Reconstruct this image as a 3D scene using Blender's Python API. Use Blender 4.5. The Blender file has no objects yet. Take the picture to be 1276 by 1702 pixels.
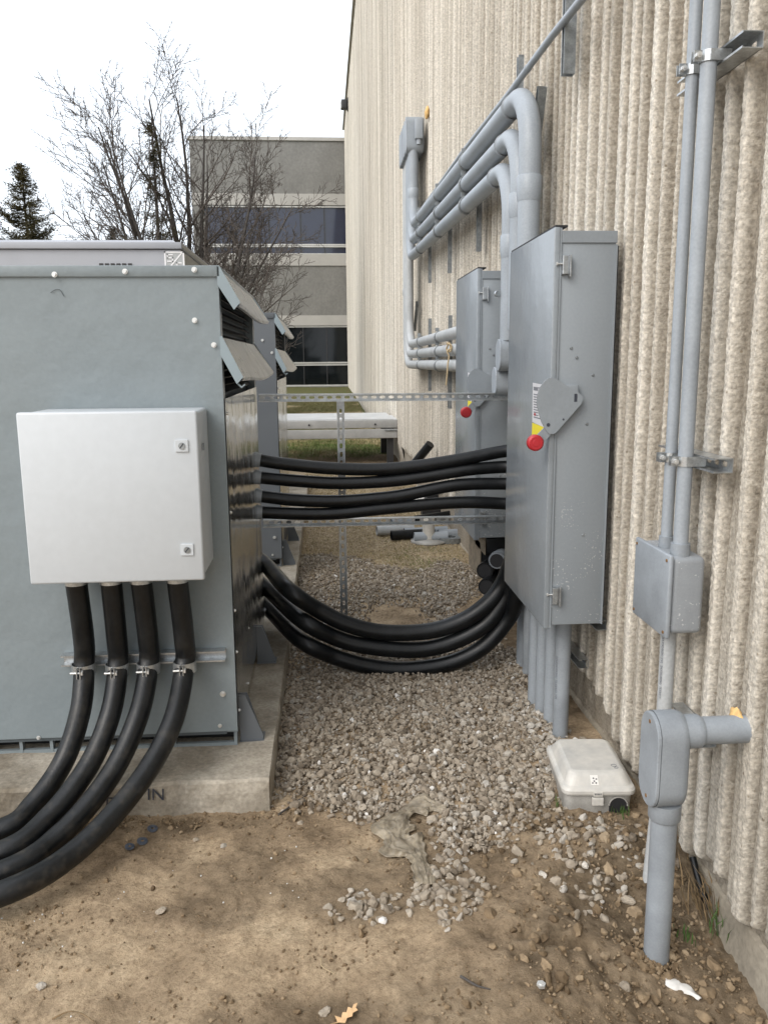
import bpy, math, random
import numpy as np
from mathutils import Vector, Matrix
random.seed(7); RNG = np.random.default_rng(7)
scene = bpy.context.scene
COL = scene.collection
PI = math.pi

# ------------------------------------------------------------------ camera
F = 1370.0; PCX, PCY = 638.0, 851.0; HC = 1.6
yaw, pit, rol = math.radians(4.02), math.radians(10.42), math.radians(0.45)
fw = np.array([math.sin(yaw)*math.cos(pit), math.cos(yaw)*math.cos(pit), -math.sin(pit)])
r0 = np.cross(fw, [0, 0, 1]); r0 /= np.linalg.norm(r0); u0 = np.cross(r0, fw)
rt = r0*math.cos(rol) - u0*math.sin(rol); up = u0*math.cos(rol) + r0*math.sin(rol)
CP = np.array([0, 0, HC])
cam_d = bpy.data.cameras.new('camera'); cam = bpy.data.objects.new('camera', cam_d); COL.objects.link(cam)
cam.matrix_world = Matrix(((rt[0], up[0], -fw[0], 0), (rt[1], up[1], -fw[1], 0), (rt[2], up[2], -fw[2], HC), (0, 0, 0, 1)))
cam_d.sensor_fit = 'HORIZONTAL'; cam_d.sensor_width = 36; cam_d.lens = F/1276*36
cam_d.clip_start = 0.05; cam_d.clip_end = 2000
scene.camera = cam
def ray(x, y): return fw + (x-PCX)/F*rt - (y-PCY)/F*up
def at(x, y, Y): d = ray(x, y); return CP + d*(Y/d[1])
def ax(x, y, X): d = ray(x, y); return CP + d*(X/d[0])
def az(x, y, Z=0.): d = ray(x, y); return CP + d*((Z-HC)/d[2])

# ------------------------------------------------------------------ world, sun, exposure
SUN_EL, SUN_AZ = 40, 224         # degrees; azimuth clockwise from +Y
w = bpy.data.worlds.new('World'); scene.world = w; w.use_nodes = True
nt = w.node_tree; nt.nodes.clear()
out = nt.nodes.new('ShaderNodeOutputWorld')
sky = nt.nodes.new('ShaderNodeTexSky'); sky.sky_type = 'NISHITA'; sky.sun_disc = False
sky.sun_elevation = math.radians(SUN_EL); sky.sun_rotation = math.radians(SUN_AZ)
sky.dust_density = 6; sky.air_density = 1.2
b1 = nt.nodes.new('ShaderNodeBackground'); b1.inputs[1].default_value = 0.05
b2 = nt.nodes.new('ShaderNodeBackground'); b2.inputs[0].default_value = (0.925, 0.985, 1.06, 1); b2.inputs[1].default_value = 1.42
add = nt.nodes.new('ShaderNodeAddShader')
nt.links.new(sky.outputs[0], b1.inputs[0]); nt.links.new(b1.outputs[0], add.inputs[0]); nt.links.new(b2.outputs[0], add.inputs[1])
nt.links.new(add.outputs[0], out.inputs[0])
sd = bpy.data.lights.new('sun', 'SUN'); sd.energy = 1.3; sd.angle = math.radians(34); sd.color = (1, 0.99, 0.97)
so = bpy.data.objects.new('sun', sd); COL.objects.link(so)
sdir = Vector((math.sin(math.radians(SUN_AZ))*math.cos(math.radians(SUN_EL)), math.cos(math.radians(SUN_AZ))*math.cos(math.radians(SUN_EL)), math.sin(math.radians(SUN_EL))))
so.rotation_euler = sdir.to_track_quat('Z', 'Y').to_euler()
scene.view_settings.view_transform = 'Standard'; scene.view_settings.look = 'None'
scene.view_settings.exposure = 0; scene.view_settings.gamma = 1

# ------------------------------------------------------------------ noise
def _hash(ix, iy, iz, s):
    h = (ix*374761393 + iy*668265263 + iz*2147483647 + s*974634777) & 0xffffffff
    h = ((h ^ (h >> 13))*1274126177) & 0xffffffff
    return ((h ^ (h >> 16)) & 0xffff)/65535.0
def vnoise(x, y, z=0., s=0):
    x, y, z = np.broadcast_arrays(np.asarray(x, float), np.asarray(y, float), np.asarray(z, float))
    ix, iy, iz = np.floor(x).astype(np.int64), np.floor(y).astype(np.int64), np.floor(z).astype(np.int64)
    fx, fy, fz = x-ix, y-iy, z-iz
    fx, fy, fz = fx*fx*(3-2*fx), fy*fy*(3-2*fy), fz*fz*(3-2*fz)
    def c(a, b, d): return _hash(ix+a, iy+b, iz+d, s)
    r = 0
    for d in ((0, 1) if np.any(fz > 0) else (0,)):
        v = (c(0, 0, d)*(1-fx)+c(1, 0, d)*fx)*(1-fy)+(c(0, 1, d)*(1-fx)+c(1, 1, d)*fx)*fy
        r = r + v*(fz if d else 1-fz)
    return r*2-1
def fbm(x, y, s=0, o=4, g=.5):
    r = 0; a = 1
    for i in range(o): r = r + a*vnoise(x*2**i, y*2**i, 0, s+i); a *= g
    return r
def sstep(a, b, x): t = np.clip((x-a)/(b-a), 0, 1); return t*t*(3-2*t)

# ------------------------------------------------------------------ materials
def mat(name, col, rough=.5, metal=0., var=.12, vs=3., bump=0., bs=80., col2=None, stretch=(1, 1, 1), spec=.5, fine=.0, fs=200., coat=0, coord='P', rvar=0, spots=None):
    m = bpy.data.materials.new(name); m.use_nodes = True; n = m.node_tree.nodes; l = m.node_tree.links
    p = n['Principled BSDF']; p.inputs['Roughness'].default_value = rough; p.inputs['Metallic'].default_value = metal
    p.inputs['Specular IOR Level'].default_value = spec
    if coat: p.inputs['Coat Weight'].default_value = coat; p.inputs['Coat Roughness'].default_value = .12
    if coord == 'P': g = n.new('ShaderNodeNewGeometry'); src = g.outputs['Position']
    else: g = n.new('ShaderNodeTexCoord'); src = g.outputs['Object']
    mp = n.new('ShaderNodeMapping'); mp.inputs['Scale'].default_value = stretch; l.new(src, mp.inputs[0])
    t = n.new('ShaderNodeTexNoise'); t.inputs['Scale'].default_value = vs; t.inputs['Detail'].default_value = 6; t.inputs['Roughness'].default_value = .6
    l.new(mp.outputs[0], t.inputs[0])
    r = n.new('ShaderNodeValToRGB'); r.color_ramp.elements[0].position = .3; r.color_ramp.elements[1].position = .7
    c2 = col2 if col2 else tuple(min(1, c*(1+var)) for c in col)
    r.color_ramp.elements[0].color = tuple(c*(1-var) for c in col)+(1,); r.color_ramp.elements[1].color = c2+(1,)
    l.new(t.outputs[0], r.inputs[0]); cout = r.outputs[0]
    if fine:
        t2 = n.new('ShaderNodeTexNoise'); t2.inputs['Scale'].default_value = fs; t2.inputs['Detail'].default_value = 3; l.new(mp.outputs[0], t2.inputs[0])
        mr = n.new('ShaderNodeMapRange'); mr.inputs[1].default_value = .3; mr.inputs[2].default_value = .7
        mr.inputs[3].default_value = 1-fine; mr.inputs[4].default_value = 1+fine; l.new(t2.outputs[0], mr.inputs[0])
        mx = n.new('ShaderNodeVectorMath'); mx.operation = 'SCALE'; l.new(cout, mx.inputs[0]); l.new(mr.outputs[0], mx.inputs['Scale']); cout = mx.outputs[0]
    if spots:
        sc_, th_, colr, zlo, zhi = spots
        ts = n.new('ShaderNodeTexNoise'); ts.inputs['Scale'].default_value = sc_; ts.inputs['Detail'].default_value = 2; l.new(src, ts.inputs[0])
        tl = n.new('ShaderNodeTexNoise'); tl.inputs['Scale'].default_value = 7; tl.inputs['Detail'].default_value = 3; l.new(src, tl.inputs[0])
        ad = n.new('ShaderNodeMath'); ad.operation = 'MULTIPLY_ADD'; l.new(tl.outputs[0], ad.inputs[0]); ad.inputs[1].default_value = .45; l.new(ts.outputs[0], ad.inputs[2])
        sp3 = n.new('ShaderNodeSeparateXYZ'); l.new(src, sp3.inputs[0])
        mz = n.new('ShaderNodeMapRange'); mz.inputs[1].default_value = zlo; mz.inputs[2].default_value = zhi; l.new(sp3.outputs[2], mz.inputs[0])
        mt = n.new('ShaderNodeMapRange'); mt.inputs[1].default_value = th_; mt.inputs[2].default_value = th_+(.03 if sc_ > 50 else .30); l.new(ad.outputs[0], mt.inputs[0])
        mm = n.new('ShaderNodeMath'); mm.operation = 'MULTIPLY'; l.new(mt.outputs[0], mm.inputs[0]); l.new(mz.outputs[0], mm.inputs[1])
        mc = n.new('ShaderNodeMix'); mc.data_type = 'RGBA'; l.new(mm.outputs[0], mc.inputs[0]); l.new(cout, mc.inputs[6]); mc.inputs[7].default_value = colr+(1,); cout = mc.outputs[2]
    l.new(cout, p.inputs['Base Color'])
    if rvar:
        mr = n.new('ShaderNodeMapRange'); mr.inputs[1].default_value = .3; mr.inputs[2].default_value = .7
        mr.inputs[3].default_value = max(0, rough-rvar); mr.inputs[4].default_value = rough+rvar; l.new(t.outputs[0], mr.inputs[0]); l.new(mr.outputs[0], p.inputs['Roughness'])
    if bump:
        tb = n.new('ShaderNodeTexNoise'); tb.inputs['Scale'].default_value = bs; tb.inputs['Detail'].default_value = 4; l.new(mp.outputs[0], tb.inputs[0])
        b = n.new('ShaderNodeBump'); b.inputs['Strength'].default_value = min(1, bump*1.0); b.inputs['Distance'].default_value = .4/bs if bump < 1 else .004*bump
        l.new(tb.outputs[0], b.inputs['Height']); l.new(b.outputs[0], p.inputs['Normal'])
    return m
M = {}
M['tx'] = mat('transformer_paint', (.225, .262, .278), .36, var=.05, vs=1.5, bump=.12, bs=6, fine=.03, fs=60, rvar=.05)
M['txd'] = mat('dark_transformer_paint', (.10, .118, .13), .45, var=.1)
M['tx_feet_and_shade'] = mat('foot_paint_and_shade_tone', (.13, .142, .155), .42, var=.08)  # anchor feet's own darker paint; on the second transformer, painted-in shade
M['cap'] = mat('hood_paint', (.27, .33, .36), .4, var=.05)
M['box'] = mat('cabinet_paint', (.262, .289, .312), .21, var=.05, vs=1.2, bump=.10, bs=5, fine=.03, fs=90, rvar=.04)
M['pvcw'] = mat('splashed_grey_pvc', (.285, .305, .325), .45, var=.13, vs=7, fine=.04, fs=160, bump=.06, bs=200, spots=(95, .90, (.55, .56, .57), 3, 2))
M['boxs'] = mat('cabinet_side_paint', (.262, .289, .312), .34, var=.05, vs=1.2, fine=.03, fs=90, rvar=.04, spots=(110, .90, (.55, .56, .57), 1.15, .8))
M['mud'] = mat('muddy_plastic', (.22, .18, .13), .8, var=.35, vs=25)
M['boxd'] = mat('gasket_black', (.02, .02, .022), .6)
M['white'] = mat('light_grey_powder_coat', (.555, .59, .62), .38, var=.03, vs=1.5, bump=.15, bs=500, fine=.02, fs=30)
M['pvc'] = mat('grey_pvc', (.315, .347, .38), .42, var=.10, vs=5, fine=.06, fs=120, bump=.05, bs=60)
M['pvcn'] = mat('dusty_grey_pvc', (.285, .312, .34), .45, var=.17, vs=7, fine=.05, fs=160, bump=.06, bs=200)
M['pvcl'] = mat('weathered_light_pvc', (.42, .435, .44), .5, var=.12, vs=6, fine=.08, fs=100)
M['cable'] = mat('black_cable_jacket', (.007, .008, .009), .36, var=.4, vs=14, fine=.2, fs=60, bump=.15, bs=150, rvar=.07, spec=.38)
M['cabled'] = mat('dusty_cable_jacket', (.008, .009, .010), .38, var=.4, vs=14, fine=.2, fs=60, bump=.2, bs=120, rvar=.08, spec=.42, spots=(22, .74, (.045, .040, .033), .75, .1))
M['galv'] = mat('galvanised_steel', (.50, .52, .53), .36, .85, var=.25, vs=25, fine=.12, fs=150)
M['galvd'] = mat('dull_galvanised_steel', (.30, .32, .33), .45, .75, var=.3, vs=30, fine=.1)
M['bolt'] = mat('zinc_bolt', (.72, .72, .70), .35, .6, var=.1)
M['mirror'] = mat('polished_steel_skin', (.50, .51, .51), .17, .88, var=.25, vs=5, bump=2.6, bs=5, stretch=(1, 1.0, .7), fine=.1, fs=20, rvar=.07)
M['mirror2'] = mat('polished_hood_steel', (.40, .405, .405), .30, .85, var=.12, vs=5, bump=.5, bs=5, rvar=.05)
M['black'] = mat('dark_louvre_metal', (.015, .016, .017), .5, .2)
M['red'] = mat('red_plastic', (.42, .022, .03), .4, var=.1)
M['yellow'] = mat('yellow_sticker', (.78, .66, .04), .5, var=.03)
M['sticker'] = mat('white_sticker', (.62, .62, .64), .5, var=.04)
M['ink'] = mat('dark_ink', (.04, .045, .06), .6)
M['inkg'] = mat('grey_ink', (.16, .17, .19), .6)
M['foam'] = mat('yellow_expanding_foam', (.74, .48, .20), .9, var=.25, vs=40, bump=.8, bs=60)
M['conc'] = mat('pad_concrete', (.33, .275, .20), .9, var=.48, vs=3.6, col2=(.50, .455, .38), bump=.5, bs=90, fine=.18, fs=70)
M['found'] = mat('foundation_concrete', (.30, .265, .21), .9, var=.3, vs=5, bump=.5, bs=60, fine=.12, fs=60)
M['alum'] = mat('anodised_window_frame', (.55, .54, .51), .4, .3)
M['glass1'] = mat('blue_tinted_glass', (.015, .02, .045), .05, .0, var=.1, spec=.7)
M['glass2'] = mat('black_tinted_glass', (.006, .008, .009), .05, .0, var=.1, spec=.35)
M['stucco'] = mat('grey_stucco', (.20, .195, .18), .95, var=.10, vs=1.2, fine=.10, fs=9)
M['precast'] = mat('pale_precast_band', (.40, .385, .355), .9, var=.08, vs=1.)
M['bait'] = mat('grey_cream_plastic', (.52, .51, .48), .42, var=.07, vs=9, col2=(.66, .63, .57), fine=.05, fs=40)
M['baitd'] = mat('weathered_grey_plastic', (.36, .35, .325), .5, var=.25, vs=12, fine=.1)
M['bark'] = mat('grey_bark', (.07, .062, .056), .9, var=.3, vs=8)
M['twig'] = mat('brown_twig', (.095, .08, .07), .9, var=.3, vs=3)
M['twig2'] = mat('reddish_twig', (.15, .11, .085), .9, var=.3, vs=3)
M['needle'] = mat('spruce_needles', (.05, .058, .028), .8, var=.5, vs=2.6, col2=(.15, .125, .055))
M['gal_w'] = mat('pale_zinc_sheet', (.58, .59, .59), .5, .25, var=.12, vs=3, fine=.05)
M['gal_w2'] = mat('weathered_grey_board', (.42, .42, .41), .6, .1, var=.15, vs=4, fine=.08)
M['film'] = mat('dusty_plastic_film', (.22, .175, .12), .32, var=.45, vs=22, col2=(.40, .34, .25), fine=.15, fs=90)
M['paper'] = mat('white_paper_scrap', (.75, .73, .69), .8, var=.08)
M['leaf'] = mat('dry_leaf', (.72, .47, .25), .8, var=.15, vs=60)
M['dry'] = mat('dry_straw', (.23, .16, .085), .9, var=.4, vs=30)
M['weed'] = mat('green_weed', (.07, .13, .03), .8, var=.4, vs=60)
M['rope'] = mat('tan_string', (.46, .36, .22), .9, var=.2, vs=60)
M['washer'] = mat('blue_grey_knockout', (.13, .15, .19), .4, .5, var=.3, vs=60)
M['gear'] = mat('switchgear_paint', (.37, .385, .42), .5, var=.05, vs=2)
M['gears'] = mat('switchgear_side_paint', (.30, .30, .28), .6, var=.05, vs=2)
M['logo'] = mat('white_emblem', (.85, .85, .86), .5, var=.02)
M['flood'] = mat('dark_bronze_fixture', (.03, .03, .032), .5)
M['lens'] = mat('clear_lamp_lens', (.6, .6, .58), .1)
M['rust'] = mat('brass_screw', (.30, .17, .07), .5, .5)
M['speck'] = mat('white_chip', (.75, .75, .73), .7)

def rib_material():
    m = bpy.data.materials.new('ribbed_concrete'); m.use_nodes = True; n = m.node_tree.nodes; l = m.node_tree.links
    p = n['Principled BSDF']; p.inputs['Roughness'].default_value = .93; p.inputs['Specular IOR Level'].default_value = .25
    g = n.new('ShaderNodeNewGeometry'); a = n.new('ShaderNodeVertexColor'); a.layer_name = 'rib'
    sx = n.new('ShaderNodeSeparateColor'); l.new(a.outputs[0], sx.inputs[0])
    base = n.new('ShaderNodeMix'); base.data_type = 'RGBA'
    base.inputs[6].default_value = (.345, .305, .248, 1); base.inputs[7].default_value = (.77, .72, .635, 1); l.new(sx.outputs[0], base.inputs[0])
    # aggregate speckle
    v = n.new('ShaderNodeTexNoise'); v.inputs['Scale'].default_value = 90; v.inputs['Detail'].default_value = 5; l.new(g.outputs[0], v.inputs[0])
    mr = n.new('ShaderNodeMapRange'); mr.inputs[1].default_value = .3; mr.inputs[2].default_value = .7; mr.inputs[3].default_value = .70; mr.inputs[4].default_value = 1.26; l.new(v.outputs[0], mr.inputs[0])
    s1 = n.new('ShaderNodeVectorMath'); s1.operation = 'SCALE'; l.new(base.outputs[2], s1.inputs[0]); l.new(mr.outputs[0], s1.inputs['Scale'])
    # pits: few dark holes
    vo = n.new('ShaderNodeTexVoronoi'); vo.inputs['Scale'].default_value = 22; l.new(g.outputs[0], vo.inputs[0])
    cr = n.new('ShaderNodeValToRGB'); cr.color_ramp.elements[0].position = .06; cr.color_ramp.elements[0].color = (.5, .45, .38, 1); cr.color_ramp.elements[1].position = .12; cr.color_ramp.elements[1].color = (1, 1, 1, 1)
    l.new(vo.outputs[0], cr.inputs[0])
    s2 = n.new('ShaderNodeMix'); s2.data_type = 'RGBA'; s2.blend_type = 'MULTIPLY'; s2.inputs[0].default_value = .8; l.new(s1.outputs[0], s2.inputs[6]); l.new(cr.outputs[0], s2.inputs[7])
    # weather streaks, stretched down the wall
    mp = n.new('ShaderNodeMapping'); mp.inputs['Scale'].default_value = (1, 2.4, .16); l.new(g.outputs[0], mp.inputs[0])
    t = n.new('ShaderNodeTexNoise'); t.inputs['Scale'].default_value = 1.6; t.inputs['Detail'].default_value = 7; l.new(mp.outputs[0], t.inputs[0])
    c3 = n.new('ShaderNodeValToRGB'); c3.color_ramp.elements[0].position = .33; c3.color_ramp.elements[0].color = (.86, .85, .83, 1); c3.color_ramp.elements[1].position = .68; c3.color_ramp.elements[1].color = (1.08, 1.09, 1.1, 1)
    l.new(t.outputs[0], c3.inputs[0])
    s3 = n.new('ShaderNodeMix'); s3.data_type = 'RGBA'; s3.blend_type = 'MULTIPLY'; s3.inputs[0].default_value = 1; l.new(s2.outputs[2], s3.inputs[6]); l.new(c3.outputs[0], s3.inputs[7])
    l.new(s3.outputs[2], p.inputs['Base Color'])
    b = n.new('ShaderNodeBump'); b.inputs['Strength'].default_value = 1.0; b.inputs['Distance'].default_value = .0065
    vb = n.new('ShaderNodeTexNoise'); vb.inputs['Scale'].default_value = 125; vb.inputs['Detail'].default_value = 5; vb.inputs['Roughness'].default_value = .65; l.new(g.outputs[0], vb.inputs[0])
    l.new(vb.outputs[0], b.inputs['Height']); l.new(b.outputs[0], p.inputs['Normal'])
    return m
M['rib'] = rib_material()

def ground_material():
    m = bpy.data.materials.new('ground_soil'); m.use_nodes = True; n = m.node_tree.nodes; l = m.node_tree.links
    p = n['Principled BSDF']; p.inputs['Roughness'].default_value = .97; p.inputs['Specular IOR Level'].default_value = .15
    g = n.new('ShaderNodeNewGeometry'); a = n.new('ShaderNodeVertexColor'); a.layer_name = 'zone'
    sx = n.new('ShaderNodeSeparateColor'); l.new(a.outputs[0], sx.inputs[0])
    def noise(sc, d=6, r=.6):
        t = n.new('ShaderNodeTexNoise'); t.inputs['Scale'].default_value = sc; t.inputs['Detail'].default_value = d; t.inputs['Roughness'].default_value = r; l.new(g.outputs[0], t.inputs[0]); return t.outputs[0]
    def ramp(f, *st):
        c = n.new('ShaderNodeValToRGB'); e = c.color_ramp.elements
        while len(e) < len(st): e.new(.5)
        for i, (q, k) in enumerate(st): e[i].position = q; e[i].color = k+(1,)
        l.new(f, c.inputs[0]); return c.outputs[0]
    dirt = ramp(noise(3.2, 8, .62), (.28, (.17, .125, .08)), (.42, (.33, .248, .163)), (.56, (.46, .352, .235)), (.74, (.54, .43, .295)))
    def mix(f, A, B, bt='MIX'):
        x = n.new('ShaderNodeMix'); x.data_type = 'RGBA'; x.blend_type = bt
        if isinstance(f, float): x.inputs[0].default_value = f
        else: l.new(f, x.inputs[0])
        l.new(A, x.inputs[6]); l.new(B, x.inputs[7]); return x.outputs[2]
    sp = ramp(noise(60, 7, .75), (.32, (.60, .57, .54)), (.5, (1.02, 1.01, 1.0)), (.72, (1.30, 1.30, 1.30)))
    dirt = mix(1.0, dirt, sp, 'MULTIPLY')
    dark = ramp(noise(22, 6), (.35, (.11, .08, .05)), (.7, (.27, .205, .135)))
    c = mix(sx.outputs[0], dirt, dark)                       # R: dark crumbly soil
    straw = ramp(noise(30, 6), (.32, (.19, .142, .09)), (.5, (.36, .285, .19)), (.72, (.52, .43, .31)))
    c = mix(sx.outputs[1], c, straw)                         # G: dry straw
    grass = ramp(noise(9, 6), (.38, (.15, .11, .06)), (.52, (.09, .10, .035)), (.7, (.11, .15, .05)))
    c = mix(sx.outputs[2], c, grass)                         # B: grass
    l.new(c, p.inputs['Base Color'])
    b = n.new('ShaderNodeBump'); b.inputs['Strength'].default_value = .85; b.inputs['Distance'].default_value = .016
    l.new(noise(48, 9, .75), b.inputs['Height']); l.new(b.outputs[0], p.inputs['Normal'])
    return m
M['ground'] = ground_material()
def stone_material(name, cols, vs=60):
    m = bpy.data.materials.new(name); m.use_nodes = True; n = m.node_tree.nodes; l = m.node_tree.links
    p = n['Principled BSDF']; p.inputs['Roughness'].default_value = .88; p.inputs['Specular IOR Level'].default_value = .25
    g = n.new('ShaderNodeNewGeometry'); a = n.new('ShaderNodeVertexColor'); a.layer_name = 'tint'
    sx = n.new('ShaderNodeSeparateColor'); l.new(a.outputs[0], sx.inputs[0])
    c = n.new('ShaderNodeValToRGB'); e = c.color_ramp.elements
    while len(e) < len(cols): e.new(.5)
    for i, k in enumerate(cols): e[i].position = i/(len(cols)-1); e[i].color = k+(1,)
    l.new(sx.outputs[0], c.inputs[0])
    t = n.new('ShaderNodeTexNoise'); t.inputs['Scale'].default_value = vs; t.inputs['Detail'].default_value = 5; l.new(g.outputs[0], t.inputs[0])
    mr = n.new('ShaderNodeMapRange'); mr.inputs[1].default_value = .3; mr.inputs[2].default_value = .7; mr.inputs[3].default_value = .78; mr.inputs[4].default_value = 1.2; l.new(t.outputs[0], mr.inputs[0])
    s = n.new('ShaderNodeVectorMath'); s.operation = 'SCALE'; l.new(c.outputs[0], s.inputs[0]); l.new(mr.outputs[0], s.inputs['Scale']); l.new(s.outputs[0], p.inputs['Base Color'])
    b = n.new('ShaderNodeBump'); b.inputs['Strength'].default_value = .4; b.inputs['Distance'].default_value = .003; l.new(t.outputs[0], b.inputs['Height']); l.new(b.outputs[0], p.inputs['Normal'])
    return m
M['gravel'] = stone_material('crushed_stone', [(.11, .09, .066), (.21, .172, .13), (.30, .252, .196), (.37, .32, .255), (.41, .38, .335), (.54, .50, .44), (.70, .68, .65)])
M['clod'] = stone_material('soil_clods', [(.10, .068, .04), (.19, .135, .08), (.29, .215, .135), (.36, .28, .19)])
M['blade'] = stone_material('grass_blades', [(.07, .11, .025), (.10, .15, .04), (.22, .185, .085), (.42, .34, .20), (.55, .46, .30)], 5)

# ------------------------------------------------------------------ mesh helpers
class MB:
    def __init__(s): s.v = []; s.f = []; s.sm = []
    def add(s, vs, fs, smooth=False, mx=None):
        o = len(s.v)
        for q in vs:
            q = Vector(q)
            if mx is not None: q = mx @ q
            s.v.append(tuple(q))
        s.f += [tuple(i+o for i in f) for f in fs]; s.sm += [smooth]*len(fs); return s
    def box(s, x0, x1, y0, y1, z0, z1, bev=0., mx=None):
        x0, x1 = min(x0, x1), max(x0, x1); y0, y1 = min(y0, y1), max(y0, y1); z0, z1 = min(z0, z1), max(z0, z1)
        if bev <= 0:
            return s.add([(x0, y0, z0), (x1, y0, z0), (x1, y1, z0), (x0, y1, z0), (x0, y0, z1), (x1, y0, z1), (x1, y1, z1), (x0, y1, z1)],
                         [(0, 3, 2, 1), (4, 5, 6, 7), (0, 1, 5, 4), (1, 2, 6, 5), (2, 3, 7, 6), (3, 0, 4, 7)], False, mx)
        import bmesh
        bm = bmesh.new(); bmesh.ops.create_cube(bm, size=1)
        for q in bm.verts: q.co = Vector(((x0+x1)/2+q.co.x*(x1-x0), (y0+y1)/2+q.co.y*(y1-y0), (z0+z1)/2+q.co.z*(z1-z0)))
        bmesh.ops.bevel(bm, geom=bm.edges[:], offset=min(bev, .49*min(x1-x0, y1-y0, z1-z0)), segments=2 if bev < .01 else 4, affect='EDGES', profile=.5)
        bm.verts.index_update()
        s.add([q.co for q in bm.verts], [[q.index for q in f.verts] for f in bm.faces], bev >= .003, mx); bm.free(); return s
    def poly(s, pts, d, mx=None, bev=0, smooth=False):
        """prism: polygon pts (3D list) extruded by vector d"""
        n = len(pts); d = Vector(d); P = [Vector(p) for p in pts]
        return s.add(P+[p+d for p in P], [tuple(range(n))[::-1], tuple(range(n, 2*n))]+[(i, (i+1) % n, n+(i+1) % n, n+i) for i in range(n)], smooth, mx)
    def tube(s, pts, r, seg=14, caps=True, smooth=True, mx=None):
        P = [Vector(p) for p in pts]; n = len(P); R = r if hasattr(r, '__len__') else [r]*n
        T = [(P[min(i+1, n-1)]-P[max(i-1, 0)]).normalized() for i in range(n)]
        ref = Vector((0, 0, 1)) if abs(T[0].z) < .9 else Vector((1, 0, 0))
        N = (ref-T[0]*ref.dot(T[0])).normalized(); vs = []
        for i in range(n):
            N = (N-T[i]*N.dot(T[i])).normalized(); B = T[i].cross(N)
            for k in range(seg): a = 2*PI*k/seg; vs.append(P[i]+(N*math.cos(a)+B*math.sin(a))*R[i])
        fs = [(i*seg+k, i*seg+(k+1) % seg, (i+1)*seg+(k+1) % seg, (i+1)*seg+k) for i in range(n-1) for k in range(seg)]
        s.add(vs, fs, smooth, mx)
        if caps:
            s.add(vs[:seg], [tuple(range(seg))[::-1]], False, mx); s.add(vs[-seg:], [tuple(range(seg))], False, mx)
        return s
    def cyl(s, a, b, r, seg=16, smooth=True): return s.tube([a, b], r, seg, True, smooth)
    def hexb(s, c, d, r, h):
        c = Vector(c); d = Vector(d).normalized()
        s.tube([c, c+d*.0025], r*1.45, 14); s.tube([c+d*.0022, c+d*h], r, 6, True, False); return s
    def build(s, name, m, parent=None, matrix=None):
        me = bpy.data.meshes.new(name); me.from_pydata(s.v, [], s.f); me.update()
        me.polygons.foreach_set('use_smooth', s.sm); me.materials.append(M[m] if isinstance(m, str) else m)
        o = bpy.data.objects.new(name, me); COL.objects.link(o)
        if matrix is not None: o.matrix_world = matrix
        if parent is not None: o.parent = parent
        return o
def npmesh(name, V, Fq, m, smooth=True, parent=None, attr=None, aname='tint'):
    me = bpy.data.meshes.new(name); V = np.asarray(V, np.float32); Fq = np.asarray(Fq, np.int32); k = Fq.shape[1]
    me.vertices.add(len(V)); me.vertices.foreach_set('co', V.ravel())
    me.loops.add(Fq.size); me.loops.foreach_set('vertex_index', Fq.ravel())
    me.polygons.add(len(Fq)); me.polygons.foreach_set('loop_start', np.arange(0, Fq.size, k, dtype=np.int32))
    me.update(calc_edges=True); me.validate()
    me.polygons.foreach_set('use_smooth', np.full(len(me.polygons), smooth))
    if attr is not None:
        ca = me.color_attributes.new(aname, 'FLOAT_COLOR', 'POINT'); A = np.ones((len(V), 4), np.float32)
        attr = np.asarray(attr, np.float32)
        if attr.ndim == 1: A[:, :3] = attr[:, None]
        else: A[:, :3] = attr
        ca.data.foreach_set('color', A.ravel())
    me.materials.append(M[m]); o = bpy.data.objects.new(name, me); COL.objects.link(o)
    if parent is not None: o.parent = parent
    return o
def empty(name, loc=(0, 0, 0)):
    o = bpy.data.objects.new(name, None); o.empty_display_size = .1; o.location = loc; COL.objects.link(o); return o
def tag(o, label, cat, group=None, kind=None):
    o['label'] = label; o['category'] = cat
    if group: o['group'] = group
    if kind: o['kind'] = kind
    return o
def struct(o): o['kind'] = 'structure'; return o
def reparent(root, loc):
    """give a thing its base location; children keep their world coordinates"""
    root.location = loc
    for c in root.children: c.matrix_parent_inverse = Matrix.Translation(-Vector(loc))
    return root
def copy_tree(o, parent=None):
    c = o.copy(); COL.objects.link(c)
    if parent is not None: c.parent = parent; c.matrix_parent_inverse = o.matrix_parent_inverse.copy()
    for ch in list(o.children): copy_tree(ch, c)
    return c
def spline(pts, n=10):
    P = [np.array(p, float) for p in pts]; P = [2*P[0]-P[1]]+P+[2*P[-1]-P[-2]]; r = []
    for i in range(1, len(P)-2):
        a, b, c, d = P[i-1:i+3]
        for k in range(n):
            t = k/n; r.append(.5*((2*b)+(-a+c)*t+(2*a-5*b+4*c-d)*t*t+(-a+3*b-3*c+d)*t**3))
    r.append(P[-2]); return r
def rounded(pts, rad, n=8):
    """polyline with circular-ish corners of radius rad"""
    P = [np.array(p, float) for p in pts]; r = [P[0]]
    for i in range(1, len(P)-1):
        a, b, c = P[i-1:i+2]; u = (a-b)/np.linalg.norm(a-b); v = (c-b)/np.linalg.norm(c-b)
        ang = math.acos(np.clip(u@v, -1, 1)); t = min(rad/math.tan(ang/2), .49*np.linalg.norm(a-b) if i > 1 else .98*np.linalg.norm(a-b), .98*np.linalg.norm(c-b))
        rr = t*math.tan(ang/2); cen = b+(u+v)/np.linalg.norm(u+v)*(rr/math.sin(ang/2)); s0, s1 = b+u*t-cen, b+v*t-cen; om = PI-ang
        for k in range(n+1):
            q = k/n; r.append(cen+(math.sin((1-q)*om)*s0+math.sin(q*om)*s1)/math.sin(om))
    r.append(P[-1]); return r

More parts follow.
